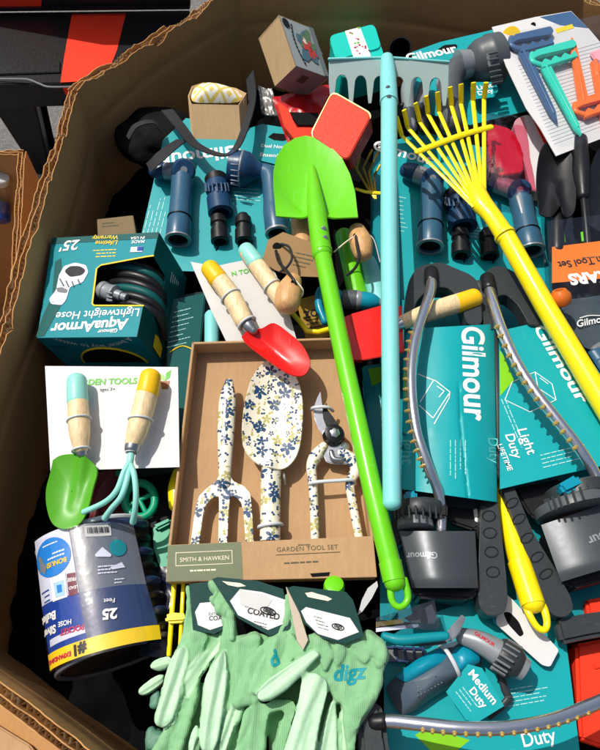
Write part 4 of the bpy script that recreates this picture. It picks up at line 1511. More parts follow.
# ------------------------------------------------------------------ garden tool set in kraft tray
T = Thing('tool_set', 'kraft tray tool set with flower printed fork, trowel and pruners', 'tool set', 270, 450, 0.02, tx=7)
HW = 0.034
tl, tr, br, bl_ = [T.L(*p, HW) for p in ((192, 342), (350, 337), (374, 541), (168, 548))]
base4 = [Vector((p.x, p.y, 0)) for p in (tl, tr, br, bl_)]
T.slab('back_panel', base4, 0.003, KRAFT)
for a, b, dn in ((tl, tr, (0, -1, 0)), (tr, br, (-1, 0, 0)), (bl_, tl, (1, 0, 0))):
    a0, b0 = Vector((a.x, a.y, 0)), Vector((b.x, b.y, 0))
    T.slab('side_wall', [a, b, b0, a0], 0.0035, KRAFT, 0.0006, down=Vector(dn))
sl = T.plate('front_sleeve', [(168, 545), (373, 536), (377, 577), (166, 582)], HW - 0.0005, HW + 0.0012, KRAFT, 0.0005)
f0, f1 = T.L(166, 582, HW), T.L(377, 577, HW)
T.slab('front_wall', [f0, f1, f1 + Vector((0, 0, -HW)), f0 + Vector((0, 0, -HW))], 0.002, KRAFT, 0.0004, down=Vector((0, 1, 0)))
T.patch('sage_panel', [(168.2, 545.5), (241, 542), (243, 578.8), (166.6, 581.6)], HW + 0.0013, SAGE, parent=sl)
for a, b in (((176, 553), (232, 550.5)), ((232, 550.5), (232.5, 563.5)), ((232.5, 563.5), (176, 566)), ((176, 566), (176, 553))):
    T.tube('label_frame', [(*a, HW + 0.0017), (*b, HW + 0.0017)], 0.45, CREAM, seg=5, parent=sl)
T.text('lettering', 'SMITH & HAWKEN', (180, 562), (229, 559.5), HW + 0.0017, CREAM)
T.lines('fine_print', (190, 570), (224, 568.5), (0, 3), 1, HW + 0.0017, CREAM, 1.6, seed=9)
T.text('lettering', 'GARDEN TOOL SET', (277, 552), (338, 549), HW + 0.0014, INKO, space=1.1)
T.tube('rule_line', [(276, 555, HW + 0.0014), (340, 552, HW + 0.0014)], 0.35, INKO, seg=5, parent=sl)
T.lines('fine_print', (284, 562.5), (330, 560.2), (0, 4), 1, HW + 0.0014, INKO, 1.6, seed=11)
T.lines('fine_print', (298, 544.5), (314, 543.8), (0, 4), 1, HW + 0.0014, INKO, 1.3, seed=12)
T.plate('tuck_slot', [(310, 573.5), (330, 572), (329, 576), (312, 577)], HW + 0.001, HW + 0.0016, BLACKM, parent=sl)
# fork
FH = 0.026
fk = T.tube('fork', [(229, 382, FH), (227.5, 400, FH), (226, 430, FH), (225, 462, FH), (224.5, 484, FH - 0.003)], [4.2, 8.4, 8.6, 6.8, 5.6], FLORAL, seg=20, n=5, flat=0.75)
T.plate('fork_head', [(190, 548), (195, 510), (199, 496), (206, 489), (216, 481), (221, 472), (229, 472), (233, 481), (244, 486), (250, 493), (252, 510), (254, 548), (246, 548), (243.5, 512), (241, 502), (236, 497), (230, 495.5), (228.5, 512), (227, 549), (218, 549), (219, 512), (219, 496), (212, 498), (206, 504), (203, 514), (198.5, 548)], FH - 0.010, FH - 0.003, FLORAL, 0.0018, parent=fk, rnd=2, seg=3)
# trowel
tw = closed_blade(T, 'trowel', [(264, 362), (254, 374), (247, 395), (243, 420), (243.5, 445), (252, 459), (264, 467), (276, 470), (288, 466), (297, 454), (301, 435), (302.5, 408), (300, 388), (293, 372), (282, 363), (272, 359)], (272, 420), 0.030, FLORAL, dish=0.014, th=0.002, ridge=((271, 470), (271, 440), 0.012, 6))
T.tube('trowel_handle', [(271, 455, 0.022), (271, 470, 0.022), (270.5, 500, 0.021), (270, 541, 0.019)], [6, 10, 10, 10.5], FLORAL, seg=22, n=4, round_=False, parent=tw)
T.tie('handle_ring', (270.4, 526, 0.020), (0, 1), 11.4, CLIP, 2.0, tw)
T.tube('tie', [(283, 472, 0.005), (284, 475, 0.020), (285, 484, 0.005)], 1.2, CLIP, seg=6, n=4, parent=tw)
# pruners
pv = T.lathe('pruners', (333, 436, 0.020), (335, 433, 0.033), [(0, 11), (0.5, 11), (0.9, 9.5), (1, 7)], BLACK)
T.lathe('pivot_bolt', (335, 433, 0.033), (335.3, 432.4, 0.036), [(0, 5.5), (0.7, 5), (1, 3)], CHROME, seg=6, parent=pv)
T.plate('cutting_blade', [(320.5, 391), (317, 398), (313.5, 408), (314, 418), (318, 428), (324, 437), (331, 442), (337, 432), (330, 424), (325, 414), (322, 404)], 0.019, 0.022, CHROME, 0.0008, parent=pv)
T.plate('hook_blade', [(322, 402), (326, 407), (334, 418), (341, 428), (345, 440), (336, 442), (328, 430), (323, 418)], 0.0225, 0.026, BLACK, 0.0008, parent=pv)
T.plate('head_plate', [(326, 440), (338, 440), (346, 444), (352, 455), (348, 464), (336, 464), (326, 462), (322, 452)], 0.016, 0.021, CHROME, 0.001, parent=pv)
T.lathe('latch_bolt', (345, 447, 0.022), (345.3, 446.4, 0.027), [(0, 4.5), (0.6, 4.2), (1, 2.5)], CHROME, seg=14, parent=pv)
T.tube('spring', [(331, 452, 0.022), (334, 459, 0.024), (342, 460, 0.024)], 3, STEEL, seg=8, n=4, parent=pv)
T.tube('handle', [(324, 446, 0.020), (316, 456, 0.020), (311.5, 466, 0.020), (312.5, 480, 0.020), (314, 505, 0.020), (315, 540, 0.020)], [4.5, 6.5, 5.4, 4.8, 4.4, 4.4], FLORAL, seg=16, n=5, parent=pv)
T.tube('handle', [(342, 452, 0.020), (352, 460, 0.020), (356, 470, 0.020), (350, 484, 0.020), (353, 505, 0.020), (359, 538, 0.020)], [5, 6.5, 6, 4.8, 4.4, 4.4], FLORAL, seg=16, n=5, parent=pv)
T.tube('tie', [(312, 410, 0.018), (314, 407.5, 0.030), (327, 407, 0.031), (333, 411, 0.018)], 1.7, CLIP, seg=8, n=4, parent=pv)
T.tube('tie', [(310, 486, 0.016), (313, 482.5, 0.030), (340, 480.5, 0.030), (352, 480, 0.028), (355, 484, 0.016)], 1.9, CLIP, seg=8, n=4, parent=pv)

# ------------------------------------------------------------------ grey card with red trowel
T = Thing('trowel_card', 'grey card holding yellow-tipped red hand trowel over the tray edge', 'trowel', 240, 305, 0.075, tx=5)
T.warp = lambda p: Vector((p.x, p.y, p.z - 0.9 * (p.x + 0.01) ** 2 * (1 if p.x < 0 else 0.4)))
T.plate('card', [(190, 260), (215, 266), (250, 259), (268, 256), (283, 290), (297, 340), (227, 343), (212, 312)], -0.0012, 0, GCARD, cuts=3)
T.text('lettering', 'N TOOLS', (232, 276), (262, 270), 0.0006, INKG, bold=0.02)
T.warp = None
tw = closed_blade(T, 'trowel_blade', [(242, 336), (252, 327), (262, 328), (274, 323), (290, 334), (302, 345), (309, 358), (309.5, 367), (304, 375), (294, 375), (282, 369), (262, 355), (247, 343)], (275, 350), 0.024, RED, dish=0.010, th=0.002, ridge=((252, 326), (290, 362), -0.005, 5))
T.tube('trowel_handle', [(212, 271, 0.016), (231, 296, 0.018), (244, 321, 0.020)], [9.0, 10.0, 9.6], WOOD, seg=20, n=4)
T.tube('yellow_tip', [(210, 268.5, 0.0155), (218.5, 279.5, 0.0168)], [9.2, 10.0], YELTIP, seg=20)
T.tube('ferrule', [(243, 318, 0.020), (249, 326, 0.022), (254, 331, 0.023)], [8.4, 7.0, 4.5], STEEL, seg=18, n=3)
T.tie('tie', (231, 297, 0.018), (0.6, 1), 10.6, CLIP, 1.1)
T.tie('tie', (247, 323.5, 0.021), (0.6, 1), 9.6, CLIP, 1.4)
hb_ = T.tube('fork_handle', [(247, 252, 0.014), (262, 272, 0.015), (283, 302, 0.016)], [8.0, 8.8, 8.6], WOOD, seg=20, n=4)
T.tube('mint_tip', [(246, 250, 0.014), (256, 263, 0.015)], [8.2, 9.0], MINTP, seg=20, parent=hb_)
T.tie('tie', (272, 287, 0.0155), (0.7, 1), 9.4, CLIP, 1.1, hb_)

# ------------------------------------------------------------------ wooden-handled tools with tags
T = Thing('wood_handled_tool', 'round-ended wooden tool handle with black cord and kraft tag', 'tool', 292, 285, 0.085)
T.plate('kraft_tag', [(262, 262), (268, 240), (283, 232), (322, 246), (318, 277), (292, 276), (275, 270)], 0.0, 0.001, mat('tag_board', '#8f7048', 0.7, var=0.1))
T.lines('fine_print', (296, 252), (314, 256), (-1, 4), 4, 0.0014, INKO, 1.2, seed=15)
T.lathe('eyelet', (277, 247, 0.001), (277, 246.8, 0.003), [(0, 4.6), (0.8, 4.2), (1, 2.5)], BLACKM, seg=14)
kn = T.tube('handle_knob', [(293, 281, 0.016), (289, 292, 0.018), (287, 304, 0.018)], [9, 13, 12.6], WOOD2, seg=24, n=6)
T.lathe('cord_hole', (294, 283, 0.0335), (294.4, 282.5, 0.0350), [(0, 3.6), (1, 3.2)], BLACKM, seg=14, parent=kn)
T.tube('cord', [(276, 251, 0.006), (279, 262, 0.022), (286, 270, 0.030), (293, 279, 0.036), (296, 284, 0.034)], 1.6, BLACK, seg=8, n=5)
T.tube('cord', [(281, 244, 0.004), (289, 247, 0.018), (292, 258, 0.026), (287, 267, 0.030), (280, 272, 0.016)], 1.3, STRAP, seg=8, n=5)
T.tube('string', [(296, 281, 0.036), (303, 290, 0.030), (301, 297, 0.016), (295, 296, 0.03)], 0.7, CREAM, seg=6, n=5)

T = Thing('wood_handled_tool', 'wooden pear-shaped handle with dark cord right of the green shovel shaft', 'tool', 360, 245, 0.055)
kn = T.tube('handle_knob', [(357, 231, 0.01), (361, 243, 0.014), (363, 254, 0.012)], [8.5, 11.5, 9.5], WOOD2, seg=24, n=6)
T.lathe('cord_hole', (356, 236, 0.0265), (356.2, 235.5, 0.028), [(0, 3.2), (1, 3)], BLACKM, seg=14, parent=kn)
T.tube('cord', [(356, 236, 0.028), (357, 246, 0.034), (359, 258, 0.028), (355, 268, 0.018), (347, 275, 0.01)], 1.5, STRAP, seg=8, n=5)
T.tube('string', [(355, 236, 0.028), (346, 242, 0.02), (334, 252, 0.01)], 0.8, CREAM, seg=6, n=5)
T.tube('string', [(366, 233, 0.02), (374, 240, 0.015), (380, 262, 0.0)], 0.6, CLIP, seg=6, n=5)

T = Thing('wooden_dibber', 'plain tan wooden handle stub under the left edge of green shovel blade', 'tool', 303, 232, 0.05)
T.tube('handle', [(299, 214, 0.0), (301, 228, 0.006), (303, 246, 0.008)], [8, 9.6, 9.6], WOOD2, seg=20, n=4)
T.lathe('end_groove', (299.8, 219, 0.002), (300, 220.5, 0.003), [(0, 9.0), (1, 9.2)], INKO, seg=20)

# yellow hook tool and teal nozzle in the gap
T = Thing('hook_tool', 'thin yellow bent weeding hook lying behind the kraft tray', 'weeder', 315, 328, 0.045)
T.tube('rod', [(286, 306, 0.0), (300, 322, 0.008), (307, 331, 0.012), (318, 332, 0.014), (333, 328, 0.014)], 2.6, YELLOW, seg=10)
T = Thing('price_card', 'small ochre card printed with OZ standing behind the kraft tray', 'card', 316, 315, 0.02, tx=25)
T.plate('card', [(296, 300), (326, 292), (332, 336), (306, 340)], -0.001, 0, mat('ochre_card', '#a8842a', 0.5, var=0.08))
T.text('lettering', 'OZ', (317, 309), (303, 312), 0.0004, INK, bold=0.03)
T.lines('fine_print', (306, 320), (322, 317), (0.6, 4), 3, 0.0004, INK, 1.2, seed=17)

T = Thing('twist_nozzle', 'short teal and grey twist nozzle behind the green shovel shaft', 'nozzle', 352, 300, 0.035)
T.lathe('grip', (342, 299, 0), (357, 300, 0), [(0, 8), (0.1, 9.5), (0.9, 10), (1, 9)], GREY)
T.lathe('steel_ring', (356, 300, 0), (361, 300.4, 0), [(0, 9.5), (0.3, 10), (1, 9)], LGREY)
T.lathe('tip', (360, 300.3, 0), (379, 303, 0), [(0, 9), (0.5, 9.2), (0.8, 7.5), (1, 5)], TEALP)
T.lathe('bezel', (378, 302.8, 0), (381, 303.3, 0), [(0, 5), (1, 4.2)], LGREY)
T.tube('trigger_guard', [(342, 296, 0.002), (328, 288, 0.006), (320, 292, 0.006), (319, 306, 0.004), (325, 322, 0.0)], 4.2, TEALP, seg=14, n=5)

T = Thing('lime_tool', 'short lime green plastic handle beside the pear-shaped wooden knob', 'tool', 356, 270, 0.0)
T.tube('handle', [(344, 236, 0.0), (352, 268, 0.006), (358, 298, 0.004)], [9, 10, 10], LIME, seg=20, n=4)
T = Thing('aqua_tool', 'short aqua handle stub between the wooden knob and long aqua handle', 'tool', 372, 280, 0.0)
T.tube('handle', [(368, 262, 0.012), (374, 282, 0.012), (380, 306, 0.010)], [8, 9.5, 9.5], AQUA, seg=20, n=4)

# ------------------------------------------------------------------ red hoe with yellow-tipped wooden handle
T = Thing('red_hoe', 'red metal hoe with yellow-tipped wooden handle poking through the sprinkler', 'hoe', 400, 325, 0.055)
T.plate('hoe_blade', [(350, 314), (382, 305), (402, 306), (404, 352), (384, 356), (363, 360)], -0.003, 0, RED, 0.0008)
T.plate('hoe_side', [(340, 318), (350, 314.5), (363, 360), (352, 360)], -0.012, -0.004, RED, 0.0008)
T.tube('handle', [(404, 322, 0.004), (430, 312, 0.006), (462, 302, 0.006)], [7.5, 9.5, 9.8], WOOD, seg=20, n=4)
T.tube('yellow_tip', [(457, 303.8, 0.006), (474, 298, 0.006)], [10, 9.6], YELTIP, seg=20)
T.tube('ferrule', [(398, 325, 0.003), (411, 319.5, 0.0045)], [6, 7.8], CHROME, seg=18)

# ------------------------------------------------------------------ oscillating sprinklers
def brass_row(T, tube_pts, count, t0, t1, side, mtb, r=1.7, parent=None, out=5.0, lift=0.003):
    P, _ = catmull([Vector((p[0], p[1], p[2])) for p in tube_pts], [0.0] * len(tube_pts), 12)
    for k in range(count):
        f = (t0 + (t1 - t0) * k / (count - 1)) * (len(P) - 1)
        i = min(int(f), len(P) - 2)
        q = P[i].lerp(P[i + 1], f - i)
        t = (P[i + 1] - P[i])
        nx, ny = -t.y, t.x
        ln = math.hypot(nx, ny) or 1
        nx, ny = nx / ln * side, ny / ln * side
        T.lathe('jet', (q.x + nx * out * 0.5, q.y + ny * out * 0.5, q.z + lift), (q.x + nx * (out + 3.2), q.y + ny * (out + 3.2), q.z + lift + 0.003), [(0, r), (0.35, r), (0.4, r * 1.15), (0.62, r * 1.15), (0.66, r * 0.8), (1, r * 0.7)], mtb, seg=10, parent=parent)


def grid_px(T, name, q, hfun, mt, nu=24, nv=20, th=0.001, parent=None):
    """sheet over a pixel quad TL,TR,BR,BL; height over the base plane hfun(u,v)"""
    def fn(u, v):
        x = (q[0][0] * (1 - u) + q[1][0] * u) * (1 - v) + (q[3][0] * (1 - u) + q[2][0] * u) * v
        y = (q[0][1] * (1 - u) + q[1][1] * u) * (1 - v) + (q[3][1] * (1 - u) + q[2][1] * u) * v
        return T.L(x, y, hfun(u, v))
    return T.grid(name, fn, nu, nv, mt, th, parent)


GROUPS = 'oscillating sprinklers in teal sleeves'
T = Thing('oscillating_sprinkler', 'upright lawn sprinkler in teal sleeve beside the long aqua handle', 'sprinkler', 450, 430, 0.01, group=GROUPS)
T.plate('arch_end', [(405, 318), (406, 302), (408, 282), (416, 268), (428, 263.5), (442, 262), (453, 267), (470, 274), (478, 281), (482, 312), (482, 325), (467, 325), (464, 312), (458, 296), (448, 287), (436, 287), (424, 293), (415, 303), (413, 320)], 0.022, 0.05, DGREY, 0.006, seg=3, rnd=6)
T.plate('right_rail', [(482, 470), (494, 470), (497, 493), (502, 535), (506, 573), (508, 600), (505, 612), (496, 616), (486, 615), (479, 606), (478, 584), (480, 530)], 0.004, 0.03, DGREY, 0.005, seg=3, rnd=5)
T.plate('left_rail', [(394, 470), (402, 470), (404, 540), (402, 548), (394, 546)], 0.004, 0.03, DGREY, 0.005)
T.tube('side_frame', [(478, 286, 0.034), (490, 320, 0.022), (497, 400, 0.018), (496, 476, 0.018)], 7, DGREY, seg=14, n=5)
T.plate('cross_bar', [(402, 486), (482, 492), (478, 508), (402, 502)], 0.0, 0.02, DGREY, 0.003)
for i, (x, y) in enumerate(((488, 501), (489, 516), (490, 533), (491.5, 552), (493, 572))):
    T.tube('grip_pad', [(x + 6.5 * math.cos(a), y + 5.2 * math.sin(a), 0.0302) for a in [2 * math.pi * q / 18 for q in range(19)]], 0.7, BLACK, seg=6, round_=False)
SQ = [(404, 329), (494, 324), (497, 502), (401, 489)]
hf = lambda u, v: 0.026 + 0.034 * math.sin(math.pi * min(1, max(0, u * 0.96 + 0.02))) ** 0.6 + 0.001 * noise.noise((u * 5, v * 5, 3)) - 0.003 * math.exp(-((u - 0.66 + 0.05 * math.sin(v * 4)) / 0.012) ** 2) * (1 if v > 0.35 else 0)
sleeve = grid_px(T, 'card_sleeve', SQ, hf, TEAL, 60, 30, 0.001)
T.drape(T.text('lettering', 'Gilmour', (462, 326), (465, 420), 0.0605, WHITE, bold=0.025, parent=sleeve), sleeve)
T.drape(T.text('lettering', 'Light', (402, 432), (402, 464), 0.0475, mat('faint_teal_print', '#5cb9b9', 0.5), parent=sleeve), sleeve)
T.drape(T.text('lettering', 'Duty', (488, 438), (490, 463), 0.048, MATS['faint_teal_print'], parent=sleeve), sleeve)
for a in (((418, 374), (436, 381)), ((436, 381), (450, 392)), ((450, 392), (433, 418)), ((433, 418), (419, 405)), ((433, 381), (420, 402)), ((449, 398), (434, 424)), ((450, 392), (449, 398)), ((437, 386), (444, 391)), ((444, 391), (439, 397))):
    T.drape(T.tube('box_icon_line', [(*a[0], 0.0605), (*a[1], 0.0612)], 0.45, WHITE, seg=5, parent=sleeve, round_=False), sleeve)
T.drape(T.patch('lime_corner', [(404.5, 372), (411, 372), (405, 400)], 0.0485, LIMEP, parent=sleeve), sleeve)
T.drape(T.lines('fine_print', (450, 440), (450, 484), (5, 0), 4, 0.0605, PRINTF, 0.8, parent=sleeve, seed=53), sleeve)
tp = [(431, 276, 0.052), (431, 290, 0.066), (424, 312, 0.080), (414, 345, 0.090), (411, 385, 0.094), (416, 430, 0.090), (428, 466, 0.080), (437, 488, 0.066), (441, 508, 0.056), (441, 530, 0.05)]
tb_ = T.tube('spray_bar', tp, 5.4, CHROME, seg=18, n=6)
brass_row(T, tp, 15, 0.30, 0.66, 1, BRASS, parent=tb_)
T.tube('bar_socket', [(431, 272, 0.05), (431, 281, 0.056)], 7.2, BLACK, seg=16)
hs = [(399, 531), (475, 531), (478, 588), (412, 588)]
T.plate('housing_base', [(400, 531), (476, 531), (480, 592), (470, 600), (418, 598), (411, 590)], -0.01, 0.03, BLACK, 0.004)
hous = grid_px(T, 'motor_housing', hs, lambda u, v: 0.034 + 0.026 * math.sin(math.pi * (0.08 + 0.84 * u)) ** 0.8 - 0.004 * max(0, (v - 0.86) * 7), HOUSE, 30, 16, 0.003)
p_t = [T.L(hs[0][0] + (hs[1][0] - hs[0][0]) * k / 12, hs[0][1], 0.034 + 0.026 * math.sin(math.pi * (0.08 + 0.84 * k / 12)) ** 0.8) for k in range(13)]
T.slab('housing_end', p_t + [T.L(hs[1][0], hs[1][1], 0.0), T.L(hs[0][0], hs[0][1], 0.0)], 0.004, DGREY, down=Vector((0, -1, 0)))
T.drape(T.text('lettering', 'Gilmour', (437, 552), (406, 553), 0.0615, LGREY, bold=0.02, parent=hous), hous)
gd = T.lathe('dial_gear', (419, 505, 0.045), (420, 519, 0.045), [(0, 24), (0.1, 25), (0.85, 25), (1, 23.5)], DGREY, seg=36)
for k in range(12):
    a = k / 11 * math.pi - math.pi / 2
    T.tube('gear_tooth', [(419 + 25 * math.sin(a), 506, 0.045 + 0.036 * math.cos(a)), (420 + 25 * math.sin(a), 518, 0.045 + 0.036 * math.cos(a))], 1.2, DGREY, seg=6, parent=gd)
T.lathe('dial_ring', (415, 519, 0.045), (415.5, 529, 0.045), [(0, 17), (0.2, 18), (0.9, 18), (1, 16)], MGREY, seg=30, parent=gd)
T.plate('dial_tab', [(404, 491), (417, 490), (419, 507), (405, 508)], 0.055, 0.068, TEALP, 0.003, parent=gd)
T.plate('bar_clamp', [(430, 503), (448, 503), (448, 517), (431, 517)], 0.05, 0.066, BLACK, 0.003)
T.plate('inner_strut', [(446, 500), (478, 488), (482, 525), (474, 530), (450, 522)], 0.0, 0.012, BLACK, 0.003)
T.plate('white_mark', [(473, 507), (477, 509), (479, 523), (475, 521)], 0.012, 0.013, WHITE)

T = Thing('oscillating_sprinkler', 'slanted lawn sprinkler in teal sleeve underneath the yellow rake handle', 'sprinkler', 555, 440, 0.0, group=GROUPS)
T.plate('arch_end', [(480, 300), (480, 282), (486, 271), (497, 265), (510, 269), (524, 278), (534, 294), (541, 314), (542, 325), (529, 325), (526, 318), (517, 303), (506, 294), (497, 296), (491, 306), (494, 330), (484, 332)], 0.022, 0.048, DGREY, 0.006, seg=3, rnd=6)
T.plate('left_rail', [(501, 484), (513, 484), (534, 534), (558, 573), (571, 597), (574, 609), (567, 617), (556, 617), (545, 607), (530, 566), (514, 522)], 0.004, 0.032, DGREY, 0.005, seg=3, rnd=5)
for x, y in ((512, 503), (519, 519), (527, 538), (537, 557), (546, 574)):
    T.tube('grip_pad', [(x + 6.2 * math.cos(a), y + 4.6 * math.sin(a) - 2.2 * math.cos(a), 0.0322) for a in [2 * math.pi * q / 18 for q in range(19)]], 0.7, BLACK, seg=6, round_=False)
SQ = [(499, 330), (540, 322), (640, 455), (500, 490)]
pts2 = [(499, 331), (540, 322), (575, 378), (640, 470), (640, 460), (590, 468), (500, 489)]
sleeve = T.plate('card_sleeve', [(499, 331), (562, 317), (665, 470), (640, 462), (610, 464), (560, 475), (500, 489)], 0.040, 0.042, TEAL)
T.plate('sleeve_side', [(562, 317.4), (567, 321), (670, 484), (665, 470)], 0.018, 0.041, TEALD)
T.text('lettering', 'Gilmour', (533, 327), (579, 404), 0.0426, WHITE, bold=0.025, hscale=12.5, parent=sleeve)
T.text('lettering', 'Light', (517, 430), (528, 455), 0.0426, WHITE, bold=0.01, parent=sleeve)
T.text('lettering', 'Duty', (505, 435), (514, 459), 0.0426, WHITE, bold=0.01, parent=sleeve)
T.text('lettering', 'LIFETIME', (497, 445), (508, 471), 0.0426, WHITE, bold=0.01, parent=sleeve)
T.lines('fine_print', (505, 398), (526, 448), (-3.2, 1.0), 2, 0.0426, PRINTF, 0.8, parent=sleeve, seed=51)
T.lines('fine_print', (540, 455), (585, 444), (1, 4), 4, 0.0426, PRINTF, 0.9, parent=sleeve, seed=52)
T.patch('lime_corner', [(499.5, 350), (504, 356), (514, 380), (500, 396)], 0.0422, LIMEP, parent=sleeve)
for a in (((505, 400), (512, 382)), ((512, 382), (535, 372)), ((535, 372), (552, 384)), ((552, 384), (556, 400)), ((556, 400), (530, 412)), ((530, 412), (505, 400)), ((535, 372), (538, 388)), ((538, 388), (556, 400)), ((540, 378), (548, 384))):
    T.tube('box_icon_line', [(*a[0], 0.0424), (*a[1], 0.0424)], 0.45, WHITE, seg=5, parent=sleeve)
tp = [(488, 284, 0.05), (492, 300, 0.064), (501, 328, 0.076), (515, 360, 0.082), (533, 389, 0.084), (554, 416, 0.082), (576, 444, 0.076), (592, 468, 0.066), (600, 485, 0.058)]
tb_ = T.tube('spray_bar', tp, 5.6, CHROME, seg=18, n=6)
brass_row(T, tp, 15, 0.24, 0.76, 1, BRASS, r=1.9, parent=tb_, out=2.4, lift=0.006)
T.tube('bar_socket', [(487, 279, 0.05), (489, 288, 0.056)], 7.4, BLACK, seg=16)
T.plate('housing_base', [(545, 532), (640, 500), (640, 570), (575, 588), (562, 582)], -0.01, 0.03, BLACK, 0.004)
hs = [(541, 525), (650, 488), (660, 552), (561, 582)]
hous = grid_px(T, 'motor_housing', hs, lambda u, v: 0.034 + 0.026 * math.sin(math.pi * (0.08 + 0.84 * u)) ** 0.8 - 0.004 * max(0, (v - 0.86) * 7), HOUSE, 30, 16, 0.003)
T.drape(T.text('lettering', 'Gilmour', (627, 522), (586, 538), 0.0625, LGREY, bold=0.02, hscale=9, parent=hous), hous)
gd = T.lathe('dial_gear', (576, 488, 0.046), (581, 502, 0.046), [(0, 31), (0.1, 33), (0.85, 33), (1, 31)], DGREY, seg=36)
for k in range(14):
    a = k / 13 * math.pi - math.pi / 2
    c_, s_ = math.cos(a), math.sin(a)
    T.tube('gear_tooth', [(576 + 31.5 * s_, 489 - 11.5 * s_, 0.046 + 0.045 * c_), (580 + 31.5 * s_, 501 - 11.5 * s_, 0.046 + 0.045 * c_)], 1.4, DGREY, seg=6, parent=gd)
T.lathe('dial_ring', (572, 503, 0.040), (576, 513, 0.040), [(0, 38), (0.2, 39), (0.9, 39), (1, 37)], GREY, seg=36, parent=gd)
T.plate('dial_tab', [(558, 484), (577, 473), (587, 484), (566, 494)], 0.07, 0.088, TEALP, 0.004, parent=gd)
T.plate('inner_strut', [(514, 488), (560, 478), (572, 500), (545, 524), (530, 515)], 0.0, 0.010, BLACK, 0.003)

T = Thing('oscillating_sprinkler', 'lawn sprinkler bar with brass jets running along the front edge', 'sprinkler', 480, 725, 0.03, group=GROUPS)
tp = [(376, 722, 0.03), (392, 721, 0.036), (420, 724, 0.046), (460, 728, 0.054), (505, 728, 0.056), (548, 721, 0.052), (585, 708, 0.044), (640, 684, 0.03)]
tb_ = T.tube('spray_bar', tp, 6.6, CHROME, seg=18, n=6)
brass_row(T, tp, 16, 0.30, 0.86, 1, BRASS, r=2.2, parent=tb_, out=5, lift=0.003)
T.plate('end_arch', [(356, 700), (366, 694), (378, 700), (386, 716), (387, 735), (392, 760), (360, 760)], 0.0, 0.034, DGREY, 0.006)
T.tube('bar_socket', [(374, 722, 0.03), (383, 721.4, 0.033)], 8.2, BLACK, seg=16)


# ------------------------------------------------------------------ white card with two wooden-handled toys
T = Thing('garden_tools_card', 'white card with mint and yellow tipped wooden hand tools, by the bin wall', 'tool card', 112, 418, 0.06, tx=6, ty=-3)
T.plate('card', [(45, 366), (178, 367), (179.5, 467), (50.5, 471)], -0.0012, 0, WCARD)
T.text('lettering', 'GARDEN TOOLS', (70, 385.5), (137, 383.5), 0.0004, INKG, bold=0.03)
T.text('lettering', 'ages 3+', (100, 391), (115, 390.6), 0.0004, INK)
T.plate('printed_pot', [(160, 381), (170, 381), (168, 389), (162, 389)], 0.0002, 0.0005, TAN)
T.plate('printed_leaf', [(165, 381), (159, 378), (159, 373), (164, 375)], 0.0002, 0.0005, LIMEP)
T.plate('printed_leaf', [(165, 381), (166, 373), (171, 370), (170, 377)], 0.0002, 0.0005, INKG)
sp_ = T.tube('spade_handle', [(77, 384, 0.022), (78, 405, 0.022), (79.5, 430, 0.022), (81, 448, 0.020)], [9.6, 10.0, 10.4, 7.5], WOOD, seg=22, n=5)
T.tube('mint_tip', [(76.8, 381, 0.022), (77.6, 401, 0.022)], [9.8, 10.4], MINTP, seg=22, parent=sp_)
T.tube('ferrule', [(81, 448, 0.020), (82, 454, 0.018)], [6.5, 5], STEEL, seg=16, parent=sp_)
T.tie('tie', (79, 420, 0.022), (0, 1), 11.2, CLIP, 1.2, sp_)
T.tie('tie', (81, 450, 0.0185), (0, 1), 8.4, CLIP, 1.2, sp_)
closed_blade(T, 'spade_blade', [(53, 460), (62, 455), (80, 454.5), (92, 462), (97, 472), (93, 488), (88, 508), (80, 523), (66, 529), (53, 524), (47, 508), (46, 490), (50, 474)], (70, 490), 0.014, mat('leaf_green_paint', '#4f9e1c', 0.38, var=0.06, dirt=0.15), dish=0.008, th=0.002, ridge=((84, 456), (72, 505), 0.008, 6), parent=sp_)
cu_ = T.tube('cultivator_handle', [(150, 380, 0.024), (145, 402, 0.024), (138, 428, 0.024), (133, 444, 0.022)], [10.4, 11, 10.6, 8], WOOD, seg=22, n=5)
T.tube('yellow_tip', [(150.6, 377, 0.024), (147.4, 393, 0.024)], [10.4, 11.3], YELTIP, seg=22, parent=cu_)
T.tube('ferrule', [(134, 441, 0.022), (132, 449, 0.022)], [8.2, 7.6], STEEL, seg=18, parent=cu_)
T.tie('tie', (140.5, 420, 0.024), (-0.25, 1), 11.8, CLIP, 1.2, cu_)
T.tie('tie', (131.5, 452, 0.022), (-0.2, 1), 5.5, CLIP, 1.0, cu_)
T.tube('shank', [(132, 448, 0.022), (130, 462, 0.024), (129, 470, 0.024)], 3.6, MINTP, seg=12, parent=cu_)
for ps, rs in (([(130, 462), (124, 472), (117, 490), (105, 502), (84, 512)], [3, 3, 3, 2.8, 3]), ([(129.5, 464), (127, 480), (121, 497), (112, 508), (105, 518)], [3, 3, 3, 3, 3.4]), ([(130, 464), (134, 474), (136, 492), (135, 510), (133, 522)], [3, 3, 3, 3, 3.4])):
    T.tube('prong', [(x, y, 0.024 + (0.012, 0.016, 0.014, 0.004, -0.012)[i]) for i, (x, y) in enumerate(ps)], rs, MINTP, seg=12, n=5, parent=cu_)

